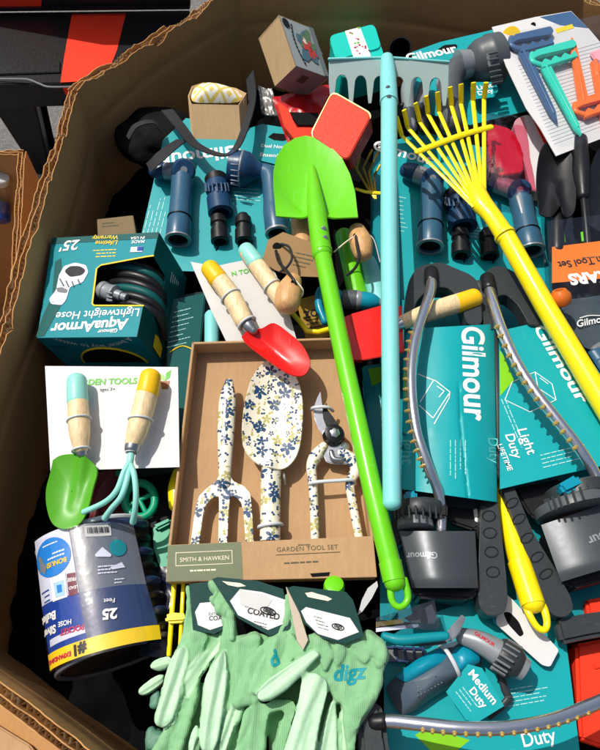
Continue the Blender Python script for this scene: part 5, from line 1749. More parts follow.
# green reels beneath
T = Thing('hand_reel', 'green plastic ring-handled reel under the mint cultivator prongs', 'reel', 140, 500, -0.01)
ring = [(140 + 15 * math.cos(a), 500 + 17 * math.sin(a), 0.0) for a in [2 * math.pi * k / 20 for k in range(21)]]
T.tube('ring', ring, 4.2, GREENP, seg=12, round_=False)
T.tube('spoke', [(133, 487, 0), (146, 513, 0)], 2.4, GREENP, seg=10)
T.tube('spoke', [(128, 506, 0), (152, 494, 0)], 2.4, GREENP, seg=10)
T.tube('arm', [(118, 473, 0.008), (128, 478, 0.004), (132, 486, 0.0)], 3.2, GREENP, seg=10, n=4)
T = Thing('flat_clip', 'green flat plastic clip squeezed beside the kraft tray side', 'clip', 158, 545, -0.02)
T.plate('clip_body', [(152, 528), (170, 520), (170, 570), (160, 568), (154, 550)], -0.02, 0, GREENP, 0.003, rnd=4)
T.plate('clip_arm', [(152, 525), (170, 517), (172, 522), (156, 530)], 0.0, 0.010, GREENP, 0.003)
T = Thing('yellow_bottle', 'yellow plastic piece wedged between white card and kraft tray', 'toy', 176, 488, 0.0)
T.tube('neck', [(178, 472, 0), (176, 488, 0), (176, 506, 0)], [5, 8, 7], YELLOW, seg=18, n=4)

T = Thing('twin_fork', 'slim yellow two-pronged tool hanging under the kraft tray corner', 'fork', 176, 615, 0.0)
T.tube('prong', [(175, 575, 0.005), (172, 612, 0.008), (169, 655, 0.005)], 2.6, YELLOW, seg=10)
T.tube('prong', [(184, 575, 0.005), (182, 612, 0.008), (180, 650, 0.005)], 2.2, YELLOW, seg=10)
T.plate('clamp', [(164, 616), (170, 612), (186, 613), (188, 618), (184, 622), (166, 623)], 0.004, 0.018, YELLOW, 0.003)

# ------------------------------------------------------------------ expanding hose pack
T = Thing('hose_pack', 'clear drum pack of expanding pocket hose with blue and yellow label', 'hose pack', 95, 595, 0.05, ty=-6, tx=3)
ca, cb = T.L(71, 527, 0), T.L(94, 650, 0)
axd = (cb - ca).normalized()
RR = 0.076
sx_ = Vector((axd.y, -axd.x, 0))
if sx_.x < 0:
    sx_ = -sx_


def drum(p):
    s = (p - ca).dot(sx_)
    k = max(-1, min(1, s / RR))
    return Vector((p.x, p.y, p.z - RR + RR * math.sqrt(max(0.0, 1 - k * k * 0.92))))


AX = (cb - ca).length
nseg = 40
vs, fs = [], []
prof = [(-0.02, 0.80), (0.0, 0.93), (0.03, 0.97), (0.97, 0.97), (1.0, 0.93), (1.02, 0.80)]
for t, r in prof:
    for i in range(nseg):
        a = 2 * math.pi * i / nseg
        vs.append(ca + axd * (AX * t) + sx_ * (RR * r * math.cos(a)) + Vector((0, 0, -RR + RR * r * math.sin(a))))
for j in range(len(prof) - 1):
    for i in range(nseg):
        i2 = (i + 1) % nseg
        fs.append((j * nseg + i, j * nseg + i2, (j + 1) * nseg + i2, (j + 1) * nseg + i))
fs += [tuple(range(nseg))[::-1], tuple(range((len(prof) - 1) * nseg, len(prof) * nseg))]
T.obj('drum_body', vs, fs, BLACK)
for t0 in (-0.012, 1.012):
    rg = [ca + axd * (AX * t0) + sx_ * (RR * 0.95 * math.cos(a)) + Vector((0, 0, -RR + RR * 0.95 * math.sin(a))) for a in [2 * math.pi * q / 40 for q in range(41)]]
    v_, f_ = sweep(rg, [0.0035] * 41, 8, 0, 1, False)
    T.obj('drum_rim', v_, f_, CLIP if t0 < 0 else SMOKE)
for k in range(8):
    t0 = 0.05 + 0.128 * k
    arc = [ca + axd * (AX * (t0 + 0.002 * q)) + sx_ * (RR * 0.955 * math.cos(a)) + Vector((0, 0, -RR + RR * 0.955 * math.sin(a))) for q, a in enumerate([math.radians(8 + 8 * q) for q in range(11)])]
    v_, f_ = sweep(arc, [0.0062] * len(arc), 10)
    T.obj('hose_coil', v_, f_, (SMOKEB, BLACK)[k % 2])
T.warp = drum


def Z3(x, y):
    return (13 + x * 0.93 / 3.75, 507 + y * 0.97 / 3.75)


def zp(*pts):
    return [Z3(*p) for p in pts]


def strip(name, tl_, tr_, br_, bl2, d, mt, parent=None):
    n = 22
    top = [(tl_[0] + (tr_[0] - tl_[0]) * k / n, tl_[1] + (tr_[1] - tl_[1]) * k / n) for k in range(n + 1)]
    bot = [(bl2[0] + (br_[0] - bl2[0]) * k / n, bl2[1] + (br_[1] - bl2[1]) * k / n) for k in range(n + 1)]
    vs = [T.L(*Z3(*p), d) for p in top + bot]
    fs = [(k, k + 1, n + 2 + k, n + 1 + k) for k in range(n)]
    return T.obj(name, vs, fs, mt, parent)


lab = strip('label', (52, 118), (225, 72), (270, 330), (68, 372), 0.0006, PALEP)
strip('smoky_label', (225, 72), (446, 40), (500, 278), (270, 330), 0.0030, SMOKE, lab)
strip('navy_band', (68, 372), (270, 330), (300, 512), (90, 566), 0.0006, NAVYP, lab)
strip('dark_blue_band', (270, 330), (500, 278), (545, 440), (300, 512), 0.0030, SMOKEB, lab)
strip('yellow_band', (90, 566), (548, 440), (558, 498), (96, 628), 0.0046, YELLOWP, lab)
strip('pale_burst', (110, 508), (290, 458), (292, 486), (110, 536), 0.0009, PALEP, lab)
strip('crease', (222, 72), (240, 68), (322, 500), (296, 508), 0.0010, SMOKEB, lab)
ell = [(145 + 88 * math.cos(a) + 8 * math.sin(a), 190 + 74 * math.sin(a) - 18 * math.cos(a)) for a in [2 * math.pi * k / 28 for k in range(28)]]
T.patch('blue_burst', zp(*ell), 0.0011, SKYP, parent=lab, cuts=3)
T.text('lettering', 'BONUS!', Z3(214, 192), Z3(120, 214), 0.0016, YELLOWP, bold=0.03, parent=lab)
T.lines('fine_print', Z3(205, 160), Z3(118, 182), (0, 4), 2, 0.0016, WHITE, 1.6, parent=lab, seed=21)
T.lines('fine_print', Z3(175, 128), Z3(100, 146), (0, 4), 1, 0.0016, WHITE, 1.2, parent=lab, seed=22)
T.patch('printed_spray_nozzle', zp((70, 185), (88, 180), (100, 205), (118, 225), (108, 252), (88, 240), (72, 245), (80, 215)), 0.0015, LGREY, parent=lab, cuts=3)
T.patch('white_box', zp((134, 270), (208, 252), (216, 346), (144, 362)), 0.0012, WHITE, parent=lab, cuts=3)
T.patch('cup_print', zp((150, 290), (200, 280), (204, 338), (160, 346)), 0.0016, mat('cup_blue', '#a9cfe6', 0.4), parent=lab, cuts=3)
T.patch('cup_print', zp((166, 300), (190, 296), (192, 325), (170, 330)), 0.0019, SKYP, parent=lab, cuts=3)
T.patch('maroon_box', zp((214, 258), (250, 252), (262, 336), (222, 344)), 0.0012, MAROON, parent=lab, cuts=3)
T.text('lettering', 'LEAD', Z3(262, 302), Z3(224, 308), 0.0016, WHITE, bold=0.02, parent=lab)
T.text('lettering', 'FREE', Z3(256, 270), Z3(218, 276), 0.0016, WHITE, bold=0.02, parent=lab)
T.lines('fine_print', Z3(124, 310), Z3(74, 322), (0.4, 5), 3, 0.0012, NAVYP, 1.5, parent=lab, seed=23)
T.text('lettering', 'Silver', Z3(154, 450), Z3(58, 470), 0.0012, WHITE, bold=0.04, parent=lab)
T.text('lettering', 'Bullet', Z3(156, 396), Z3(54, 418), 0.0012, WHITE, bold=0.04, parent=lab)
T.text('lettering', 'POCKET', Z3(286, 452), Z3(176, 474), 0.0014, CRIM, bold=0.03, parent=lab)
T.text('lettering', 'HOSE', Z3(232, 432), Z3(168, 442), 0.0014, WHITE, bold=0.02, parent=lab)
T.text('lettering', '25', Z3(412, 388), Z3(358, 396), 0.0048, WHITE, bold=0.04, parent=lab)
T.text('lettering', 'Feet', Z3(402, 348), Z3(362, 354), 0.0048, WHITE, bold=0.01, parent=lab)
T.text('lettering', '#1', Z3(294, 522), Z3(240, 536), 0.0053, INK, bold=0.05, parent=lab)
T.text('lettering', 'EXPANDING', Z3(226, 556), Z3(92, 590), 0.0053, CRIM, bold=0.03, parent=lab)
T.patch('barcode_panel', zp((284, 72), (376, 58), (382, 100), (290, 114)), 0.0046, GCARD, parent=lab)
for k in range(13):
    x = 294 + k * 6.2
    T.patch('barcode_bar', zp((x, 76 - k * 0.9), (x + 1.5 + (k % 3), 76 - k * 0.9), (x + 5 + (k % 3), 100 - k * 0.9), (x + 3, 100 - k * 0.9)), 0.0052, INK, parent=lab)
T.patch('printed_nozzle', zp((326, 182), (352, 150), (384, 176), (382, 186), (330, 190)), 0.0046, PALEP, parent=lab, cuts=3)
T.patch('printed_nozzle', zp((380, 230), (420, 202), (432, 222), (390, 236)), 0.0046, PALEP, parent=lab, cuts=3)
T.lines('fine_print', Z3(338, 226), Z3(412, 214), (0, 3.4), 3, 0.0046, PALEP, 1.4, parent=lab, seed=24)
T.lines('fine_print', Z3(398, 272), Z3(444, 262), (0, 3.4), 2, 0.0046, PALEP, 1.4, parent=lab, seed=25)
T.patch('blue_seal', zp(*[(404 + 28 * math.cos(a), 146 + 34 * math.sin(a)) for a in [2 * math.pi * k / 18 for k in range(18)]]), 0.0046, TEALD, parent=lab, cuts=3)
strip('clear_shell', (50, 112), (408, 40), (516, 520), (92, 640), 0.0068, CLEAR)
T.warp = None

# ------------------------------------------------------------------ mint gloves
def header(T, outline, hexa, d0, slot=None, parent=None, lift=0.0):
    h = T.plate('header_card', outline, d0, d0 + 0.0012, DKGREEN)
    T.patch('white_panel', hexa, d0 + 0.0013, WCARD, parent=h)
    if slot:
        T.patch('hang_slot', slot, d0 + 0.0013, CREAM, parent=h)
    return h


GL = 'mint green gardening gloves with bottle green header cards'


def za(*pts):                                   # traced outlines (close-up coordinates of the two glove areas)
    return [(135 + x / 4.415, 580 + y / 4.415) for x, y in pts]


def zb(*pts):
    return [(255 + x / 4.286, 580 + y / 4.286) for x, y in pts]


def soft(T, name, polys, mt, parent=None, seed=0, wrinkle=0.003, fr=30, voxel=0.0018, sm_it=9, along=(0.3, 1.0)):
    """cloth: traced outlines (px outline, underside d, top d[, coated]) with thickness, fused, rounded and creased lengthwise"""
    bm = bmesh.new()
    coats = []
    for pl in polys:
        pix, d0, d1 = pl[:3]
        if len(pl) > 3 and pl[3]:
            pix = inset(pix, 0.6)
            d0, d1 = d0 * 0.7 - 0.004, d0 * 0.7 + (d1 - d0) * 0.7
            pl_ = [T.L(x, y, d1) for x, y in pix]
            cc = sum(pl_, Vector()) / len(pl_)
            xx = sum((p.x - cc.x) ** 2 for p in pl_)
            yy = sum((p.y - cc.y) ** 2 for p in pl_)
            xy = sum((p.x - cc.x) * (p.y - cc.y) for p in pl_)
            th_ = 0.5 * math.atan2(2 * xy, xx - yy)
            fa = Vector((math.cos(th_), math.sin(th_), 0))
            fw = max(abs((p - cc).dot(Vector((fa.y, -fa.x, 0)))) for p in pl_)
            coats.append((pl_, d0, d1, cc, fa, fw))
        pix = rounded(pix, 5, 4)
        top = [T.L(x, y, d1) for x, y in pix]
        vt = [bm.verts.new(p) for p in top]
        vb = [bm.verts.new(Vector((p.x, p.y, p.z - (d1 - d0)))) for p in top]
        bm.faces.new(vt)
        bm.faces.new(vb[::-1])
        k = len(vt)
        for i in range(k):
            bm.faces.new([vt[i], vb[i], vb[(i + 1) % k], vt[(i + 1) % k]])
    bmesh.ops.recalc_face_normals(bm, faces=bm.faces[:])
    me = bpy.data.meshes.new('tmp')
    bm.to_mesh(me)
    bm.free()
    ob = bpy.data.objects.new('tmp', me)
    COL.objects.link(ob)
    rm = ob.modifiers.new('r', 'REMESH')
    rm.mode = 'VOXEL'
    rm.voxel_size = voxel
    sm = ob.modifiers.new('s', 'SMOOTH')
    sm.factor = 0.5
    sm.iterations = sm_it
    m2 = bpy.data.meshes.new_from_object(ob.evaluated_get(bpy.context.evaluated_depsgraph_get()))
    bpy.data.objects.remove(ob)
    ax = Vector((along[0], along[1], 0)).normalized()
    pr = Vector((ax.y, -ax.x, 0))

    def inside(p, poly):
        c = False
        j = len(poly) - 1
        for i in range(len(poly)):
            if (poly[i].y > p.y) != (poly[j].y > p.y) and p.x < (poly[j].x - poly[i].x) * (p.y - poly[i].y) / (poly[j].y - poly[i].y) + poly[i].x:
                c = not c
            j = i
        return c
    cv = []
    own = []
    for v in m2.vertices:
        c, w_ = 0.0, None
        for k, (poly, d0, d1, cc, fa, fw) in enumerate(coats):
            if v.co.z > d0 - 0.002 and v.co.z < d1 + 0.004 and inside(v.co, poly):
                c, w_ = 1.0, k
        cv.append(c)
        own.append(w_)
    nrm_ = [v.normal.copy() for v in m2.vertices]
    for v, nn, w_ in zip(m2.vertices, nrm_, own):
        if w_ is not None:                          # coated finger: stiff, smooth along its length, folded lengthwise
            poly, d0, d1, cc, fa, fw = coats[w_]
            q = v.co - cc
            cx = q.dot(Vector((fa.y, -fa.x, 0))) / fw
            ty = q.dot(fa)
            cx += 0.25 * noise.noise((ty * 14, w_ * 3.1, seed))
            up = max(0.0, min(1.0, (nn.z - 0.25) / 0.5))
            edge = max(0.0, 1 - abs(cx) ** 3)
            fold = 0.0015 * math.cos(cx * 4.4 + seed + w_ * 1.7) - 0.0010 * max(0.0, 1 - 6 * abs(cx - 0.3 * math.sin(w_ * 2.3 + seed) - 4 * ty))
            soft_ = 0.0022 * noise.noise((cx * 1.6, ty * 13, seed + w_)) + 0.0004 * noise.noise((cx * 6, ty * 60, seed + w_))
            v.co.z += (fold + soft_) * up * edge
            continue
        s_, t_ = v.co.dot(pr) * fr, v.co.dot(ax) * fr
        z_ = v.co.z * fr
        warp = 0.8 * noise.noise((s_ * 0.4, t_ * 0.4, seed + 9))
        big = noise.noise((s_ * 0.9 + warp, t_ * 0.28, z_ + seed))
        rid = 1 - 2.6 * abs(noise.noise((s_ * 1.7 + warp, t_ * 0.42, z_ + seed + 4)))
        cross = 1 - 2.4 * abs(noise.noise((s_ * 0.6 + t_ * 0.4, t_ * 1.5, z_ + seed + 7)))
        fine = noise.noise((s_ * 5, t_ * 3, z_ * 3 + seed))
        cr1 = max(0.0, 1 - 7 * abs(noise.noise((s_ * 1.1 + 1.6 * warp, t_ * 0.5, z_ * 0.5 + seed + 14)))) ** 1.5
        cr2 = max(0.0, 1 - 7 * abs(noise.noise((s_ * 0.8 - t_ * 0.7, t_ * 1.2 + warp, z_ * 0.5 + seed + 21)))) ** 1.5
        v.co += nn * (wrinkle * (0.9 * big + 0.6 * rid + 0.35 * max(0, cross) + 0.14 * fine) - 0.0017 * cr1 - 0.0010 * cr2)
    m2.name = name
    at = m2.attributes.new('coat', 'FLOAT', 'POINT')
    # soften the coating edge
    nb_ = [[] for _ in cv]
    for e in m2.edges:
        a_, b_ = e.vertices
        nb_[a_].append(b_)
        nb_[b_].append(a_)
    for _ in range(3):
        cv = [(c + sum(cv[j] for j in q)) / (1 + len(q)) for c, q in zip(cv, nb_)]
    at.data.foreach_set('value', cv)
    return T.link(name, m2, mt, parent, 80)


def stamp(T, c, w_, h_, d, mt, parent):
    el = [(c[0] + w_ * math.cos(a), c[1] + h_ * math.sin(a) + 0.25 * w_ * math.cos(a), d) for a in [2 * math.pi * k / 16 for k in range(17)]]
    T.tube('ink_ring', el, 0.55, mt, seg=4, round_=False, parent=parent)
    T.text('lettering', 'digz', (c[0] - w_ * 0.7, c[1] + h_ * 0.3 - 0.17 * w_), (c[0] + w_ * 0.7, c[1] + h_ * 0.3 + 0.17 * w_), d, mt, bold=0.04, parent=parent)


T = Thing('work_gloves', 'mint work gloves whose card is tucked furthest beneath kraft tray corner', 'gloves', 185, 660, 0.03, group=GL)
kn = soft(T, 'knit_body', [(za((228, 15), (246, 40), (262, 200), (330, 245), (400, 205), (395, 270), (330, 330), (285, 420), (260, 500), (230, 600), (200, 780), (60, 780), (120, 680), (190, 560), (200, 420), (175, 320), (215, 240)), -0.012, 0.010),
                           (za((200, 560), (330, 420), (330, 640), (300, 800), (180, 800)), -0.03, -0.008),
    (za((258, 205), (330, 246), (302, 300), (262, 370), (236, 400), (238, 300)), 0.004, 0.017), (za((240, 540), (275, 470), (262, 560), (225, 680), (185, 790), (170, 780), (205, 640)), 0.0, 0.016),
    (za((172, 315), (205, 285), (232, 305), (228, 380), (208, 470), (197, 540), (165, 625), (120, 658), (82, 642), (78, 600), (110, 510), (125, 430), (150, 350)), 0.010, 0.028, True),
    (za((215, 400), (250, 355), (330, 295), (390, 225), (405, 240), (382, 310), (312, 380), (272, 450), (240, 525), (213, 510)), 0.006, 0.020, True),
    (za((150, 332), (166, 350), (145, 392), (92, 402), (58, 388), (68, 360), (110, 338)), -0.012, 0.004, True),
    (za((132, 408), (128, 452), (62, 502), (15, 514), (6, 486), (40, 452), (90, 418)), -0.016, 0.0, True)], GLOVE, seed=1, wrinkle=0.003)
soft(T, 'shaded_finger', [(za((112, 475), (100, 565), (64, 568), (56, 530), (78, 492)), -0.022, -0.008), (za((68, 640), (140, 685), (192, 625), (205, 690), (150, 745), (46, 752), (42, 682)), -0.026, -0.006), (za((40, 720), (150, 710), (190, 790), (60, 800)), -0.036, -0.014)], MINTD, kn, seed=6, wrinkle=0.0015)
hd_ = header(T, [(189, 584), (220, 580), (226, 628), (214, 634), (193, 630)], [(195, 612), (200, 603), (222, 601), (225, 625), (210, 630), (198, 625)], 0.018)
T.text('lettering', 'EXTRA', (209, 615.5), (221, 615), 0.0196, INK, parent=hd_)
T.text('lettering', 'COATED', (209, 620.5), (233, 619.5), 0.0196, INK, bold=0.02, parent=hd_)

T = Thing('work_gloves', 'mint work gloves under the middle of the three glove header cards', 'gloves', 235, 660, 0.045, group=GL)
kn = soft(T, 'knit_body', [(za((318, 0), (345, 5), (392, 60), (428, 120), (445, 190), (450, 255), (520, 225), (600, 240), (600, 300), (540, 350), (480, 440), (445, 530), (435, 620), (410, 700), (390, 800), (300, 800), (290, 600), (300, 470), (330, 390), (380, 300), (395, 220), (385, 150), (372, 90), (350, 45)), -0.012, 0.012),
                           (za((322, 70), (350, 62), (385, 95), (400, 140), (380, 150), (335, 110)), 0.004, 0.016),
                           (za((440, 500), (560, 340), (600, 300), (600, 420), (480, 640), (460, 800), (380, 800)), -0.03, -0.006),
    (za((450, 255), (520, 226), (556, 250), (540, 330), (490, 420), (450, 520), (428, 560), (436, 420)), 0.006, 0.021), (za((560, 262), (600, 250), (600, 330), (530, 420), (480, 540), (450, 640), (446, 600), (500, 420)), 0.0, 0.014), (za((385, 70), (425, 125), (440, 190), (438, 270), (418, 260), (410, 160)), 0.006, 0.019),
    (za((395, 295), (404, 350), (408, 460), (388, 600), (372, 700), (345, 765), (288, 760), (276, 690), (288, 600), (298, 520), (303, 430), (340, 365)), 0.010, 0.030, True),
    (za((400, 590), (440, 520), (484, 530), (440, 650), (400, 770), (370, 770), (378, 690)), 0.002, 0.016, True),
    (za((278, 625), (276, 700), (255, 770), (228, 760), (234, 705), (250, 655)), -0.006, 0.010, True)], GLOVE, seed=7, wrinkle=0.0035)
hd_ = header(T, [(212, 579), (218, 577), (258, 581), (283, 589), (292, 628), (270, 636), (238, 618), (228, 604)], [(230, 601), (240, 589), (262, 592), (286, 600), (288, 622), (268, 630), (238, 615)], 0.022, [(222, 581), (230, 582), (240, 583), (246, 586), (238, 587), (228, 585)])
T.text('lettering', 'EXTRA', (245, 607), (256, 609.5), 0.0237, INK, bold=0.01, parent=hd_)
T.text('lettering', 'COATED', (247, 613), (279, 620), 0.0237, INK, bold=0.03, parent=hd_)
T.patch('sticker', [(239, 590), (262, 594), (272, 600), (264, 612), (240, 604)], 0.0239, GCARD, parent=hd_)
stamp(T, (268, 611), 7.5, 3.4, 0.0245, INK, hd_)
T.lines('fine_print', (254, 621), (270, 625), (0, 3), 2, 0.0237, INK, 0.8, parent=hd_, seed=35)

T = Thing('work_gloves', 'mint work gloves lettered across the back with folded thumb, foremost pair', 'gloves', 330, 665, 0.06, group=GL)
kn = soft(T, 'knit_body', [([(282, 597), (290, 593), (297, 604), (302, 625), (304, 645), (298, 662), (277, 682), (258, 702), (245, 704), (232, 706), (233, 694), (247, 664), (261, 647), (272, 637), (284, 625), (287, 610)], -0.02, 0.006),
                           (zb((180, 260), (260, 225), (340, 255), (400, 265), (465, 235), (482, 210), (540, 265), (574, 310), (563, 345), (533, 400), (543, 440), (503, 530), (443, 640), (428, 740), (395, 740), (380, 530), (345, 520), (310, 440), (250, 400), (215, 395), (180, 340)), -0.01, 0.016),
                           (zb((210, 400), (330, 430), (400, 520), (410, 760), (60, 760), (60, 520)), -0.045, -0.022),
    ([(272, 640), (292, 631), (301, 650), (281, 672), (262, 692), (249, 695), (258, 668)], 0.0, 0.013), (zb((262, 232), (318, 255), (332, 330), (300, 402), (270, 330)), 0.010, 0.0225), (zb((346, 262), (388, 268), (386, 330), (358, 378), (336, 330)), 0.010, 0.0205), (zb((412, 262), (462, 238), (500, 320), (474, 365), (430, 330)), 0.010, 0.0205), (zb((482, 214), (540, 266), (566, 322), (525, 385), (498, 300)), 0.008, 0.0215), (zb((410, 520), (515, 480), (490, 540), (440, 650), (405, 600)), 0.008, 0.0205),
    (zb((0, 480), (50, 425), (130, 370), (200, 325), (255, 290), (285, 320), (215, 392), (135, 472), (62, 518), (15, 522)), 0.020, 0.040, True),
    (zb((197, 430), (213, 396), (262, 391), (314, 430), (314, 480), (284, 600), (255, 765), (110, 765), (148, 640), (180, 540)), 0.018, 0.036, True),
    (zb((318, 525), (345, 505), (354, 600), (356, 765), (258, 765), (296, 600)), -0.006, 0.014, True),
    (zb((368, 545), (396, 530), (414, 640), (410, 765), (364, 765), (360, 620)), -0.012, 0.008, True),
    (zb((-40, 560), (0, 530), (90, 512), (172, 505), (182, 555), (150, 650), (120, 765), (70, 765), (98, 640), (125, 560), (95, 555), (60, 570), (45, 660), (35, 765), (-90, 765), (-60, 640)), -0.022, 0.004)], GLOVE, seed=11, wrinkle=0.0042, fr=26)
T.drape(T.text('lettering', 'digz', (334, 681), (368, 678), 0.0185, INKT, bold=0.03, shear=0.25, parent=kn), kn)
T.drape(T.text('lettering', 'd', (273, 668), (283, 661), 0.010, INKT, bold=0.03, shear=0.25, parent=kn), kn)
hd_ = header(T, [(287, 588), (293, 586), (346, 592), (353, 600), (364, 636), (345, 644), (322, 638), (305, 624)], [(301, 611), (306, 607), (350, 618), (359, 632), (338, 640), (318, 634), (306, 622)], 0.026, [(305, 593), (312, 592), (318, 594), (326, 596), (332, 599), (328, 601), (318, 599), (308, 597)])
T.plate('card_fold', [(286, 587), (292, 590), (303, 624), (308, 640), (303, 650), (297, 640)], 0.017, 0.025, mat('card_back', '#b9ab97', 0.6))
stamp(T, (338, 627), 6, 2.8, 0.0277, INK, hd_)
T.lines('fine_print', (314, 616), (328, 620), (1.4, 3.6), 4, 0.0276, INK, 0.9, parent=hd_, seed=31)

T = Thing('plant_tag', 'white pointed paper tag on string beside the green shovel loop', 'tag', 368, 600, 0.05, ty=20)
T.plate('paper_tag', [(358, 615), (362, 600), (368, 588), (377, 581), (378, 586), (372, 598), (362, 612)], 0, 0.0008, WCARD)
T = Thing('lime_jar', 'small lime green jar top standing behind the foremost glove card', 'jar', 335, 588, 0.03)
T.lathe('cap', (334, 597, 0.0), (334, 583, 0.025), [(0, 10.5), (0.8, 10.5), (0.95, 9.5), (1, 7)], LIME)

# ------------------------------------------------------------------ medium duty nozzle pack, bottom
T = Thing('nozzle_pack', 'teal card with large teal and grey pistol nozzle, nearest the front', 'nozzle pack', 480, 680, -0.005, tx=2)
T.plate('card', [(384, 640), (420, 618), (470, 600), (552, 600), (566, 640), (582, 770), (384, 770)], -0.0014, 0, TEAL)
T.patch('lime_patch', [(415, 735), (428, 727), (470, 740), (455, 752), (430, 750)], 0.0, LIMEP)
T.text('lettering', 'Duty', (524, 747), (557, 741), 0.0004, WHITE, bold=0.01)
T.lines('fine_print', (505, 690), (552, 682), (0.6, 4), 5, 0.0004, PRINTF, 0.9, seed=55)
T.lines('fine_print', (470, 752), (515, 750), (0, 4), 3, 0.0004, PRINTF, 0.9, seed=56)
T.plate('back_tab', [(499, 588), (512, 599), (559, 650), (550, 667), (542, 665), (496, 624)], 0.012, 0.0135, WCARD, rnd=3)
T.patch('hang_slot', rounded([(503, 612), (510, 612), (519, 622), (524, 634), (520, 637), (508, 624)], 3), 0.0136, BLACKM)
T.text('lettering', 'our', (491, 620), (512, 637), 0.0126, INKT, bold=0.04)
g = closed_blade(T, 'grip', [(386, 688), (394, 678), (420, 657), (446, 644), (466, 640), (478, 650), (482, 664), (470, 676), (452, 686), (430, 700), (412, 712), (398, 712)], (432, 678), 0.012, mat('slate_grip', '#4a5866', 0.45, var=0.08, bump=0.08, bscale=400, dirt=0.06), dish=-0.024, th=0.006)
closed_blade(T, 'teal_inlay', [(396, 676), (416, 660), (440, 648), (447, 656), (444, 664), (424, 676), (406, 682)], (424, 666), 0.0285, TEALP, dish=-0.009, th=0.003, parent=g)
closed_blade(T, 'teal_inlay', [(452, 652), (460, 646), (472, 648), (480, 660), (470, 668), (456, 674), (452, 664)], (465, 660), 0.0285, TEALP, dish=-0.008, th=0.003, parent=g)
for k in range(24):
    x, y = 418 + (k % 8) * 3.4, 696 - (k % 8) * 1.9 - (k // 8) * 4.6
    T.ball('grip_dot', (x, y, 0.0335 - 0.002 * abs(k // 8 - 1)), 0.8, MGREY, parent=g)
bd = T.tube('barrel', [(462, 636, 0.034), (480, 642, 0.036), (500, 654, 0.037)], [8, 11, 13], LGREY, seg=22, n=4)
T.drape(T.text('lettering', 'GILMOUR', (474, 634), (494, 647), 0.0515, INKR, bold=0.03, parent=bd), bd)
T.lathe('twist_ring', (497, 652, 0.037), (519, 666, 0.036), [(0, 15), (0.1, 16.5), (0.75, 16.8), (0.85, 15.5), (1, 13.5)], DGREY, seg=28, parent=bd)
for k in range(9):
    a = k / 8 * math.pi - math.pi / 2
    s_, c_ = math.sin(a), math.cos(a)
    T.tube('grip_rib', [(500 + 9 * s_, 654 - 14 * s_, 0.037 + 0.0225 * c_), (513 + 9 * s_, 662 - 14 * s_, 0.037 + 0.0225 * c_)], 1.3, MGREY, seg=6, parent=bd)
T.lathe('tip', (518, 665.5, 0.036), (526, 671, 0.036), [(0, 13), (0.4, 12), (0.9, 11), (1, 9)], LGREY, seg=28, parent=bd)
T.tube('cable_tie', [(440, 646, 0.020), (446, 650, 0.042), (453, 661, 0.046), (459, 674, 0.038), (460, 682, 0.012)], 2.2, CLIP, seg=8, n=5, flat=0.6)
T.tube('trigger', [(500, 672, 0.015), (505, 690, 0.012), (508, 700, 0.010), (490, 716, 0.008)], [4, 4, 4, 3.4], DGREY, seg=12, n=3, flat=0.6)
tg = T.plate('teal_tag', [(446, 692), (468, 664), (482, 668), (504, 706), (478, 722), (466, 720)], 0.034, 0.0352, TEAL)
T.text('lettering', 'Medium', (468, 674), (493, 705), 0.0357, WHITE, bold=0.02, parent=tg)
T.text('lettering', 'Duty', (469, 691), (483, 709), 0.0357, WHITE, bold=0.02, parent=tg)
T.lines('fine_print', (463, 687), (482, 712), (-3.4, 2.2), 3, 0.0357, PRINTF, 0.8, parent=tg, seed=33)

T = Thing('pruning_shears', 'grey and teal pruning shears in clear film above the pistol nozzle', 'shears', 430, 632, 0.05)
T.tube('handle', [(384, 636, 0.0), (400, 640, 0.004), (424, 638, 0.006), (446, 636, 0.006)], [4, 5.4, 5, 4.6], TEALD, seg=14, n=4)
T.tube('handle', [(402, 643, -0.006), (424, 642, -0.002), (444, 640, 0.0)], [2.6, 4, 4], DGREY, seg=14, n=4)
T.plate('blade', [(442, 638), (450, 628), (462, 614), (466, 618), (460, 632), (452, 642)], 0.0, 0.004, STEEL, 0.001)
T.lathe('pivot', (447, 638, 0.004), (447.2, 637.5, 0.009), [(0, 4), (0.8, 3.6), (1, 2)], CHROME, seg=14)
T = Thing('clear_sleeve', 'stiff clear plastic sleeve with grey print beneath the sprinkler housing', 'sleeve', 420, 618, 0.035)
T.plate('sleeve_sheet', [(376, 618), (434, 600), (440, 625), (436, 630), (376, 626)], 0, 0.001, SMOKEC)
T.patch('grey_print', [(404, 618), (432, 604), (437, 618), (434, 624), (410, 622)], -0.004, MGREY)
T.patch('gold_print', [(376, 622), (402, 619), (404, 623), (376, 627)], -0.002, BRASS)
T.plate('white_edge', [(376, 628), (418, 624), (420, 627), (376, 632)], -0.004, -0.002, PALEP)

# mesh pouch below the shears
T = Thing('mesh_panel', 'navy grid panel showing under the grey green shear handles', 'panel', 410, 655, 0.004)
for k in range(5):
    T.tube('grid_bar', [(386 + k * 9, 646, 0.006), (389 + k * 9, 662, 0.006)], 1.2, SMOKEB, seg=6)
T.tube('grid_bar', [(384, 647, 0.006), (424, 649, 0.006)], 1.2, SMOKEB, seg=6)
T.tube('grid_bar', [(386, 661, 0.006), (426, 661, 0.006)], 1.2, SMOKEB, seg=6)
T.patch('grid_back', [(384, 647), (424, 649), (428, 662), (386, 662)], 0.003, MGREY)

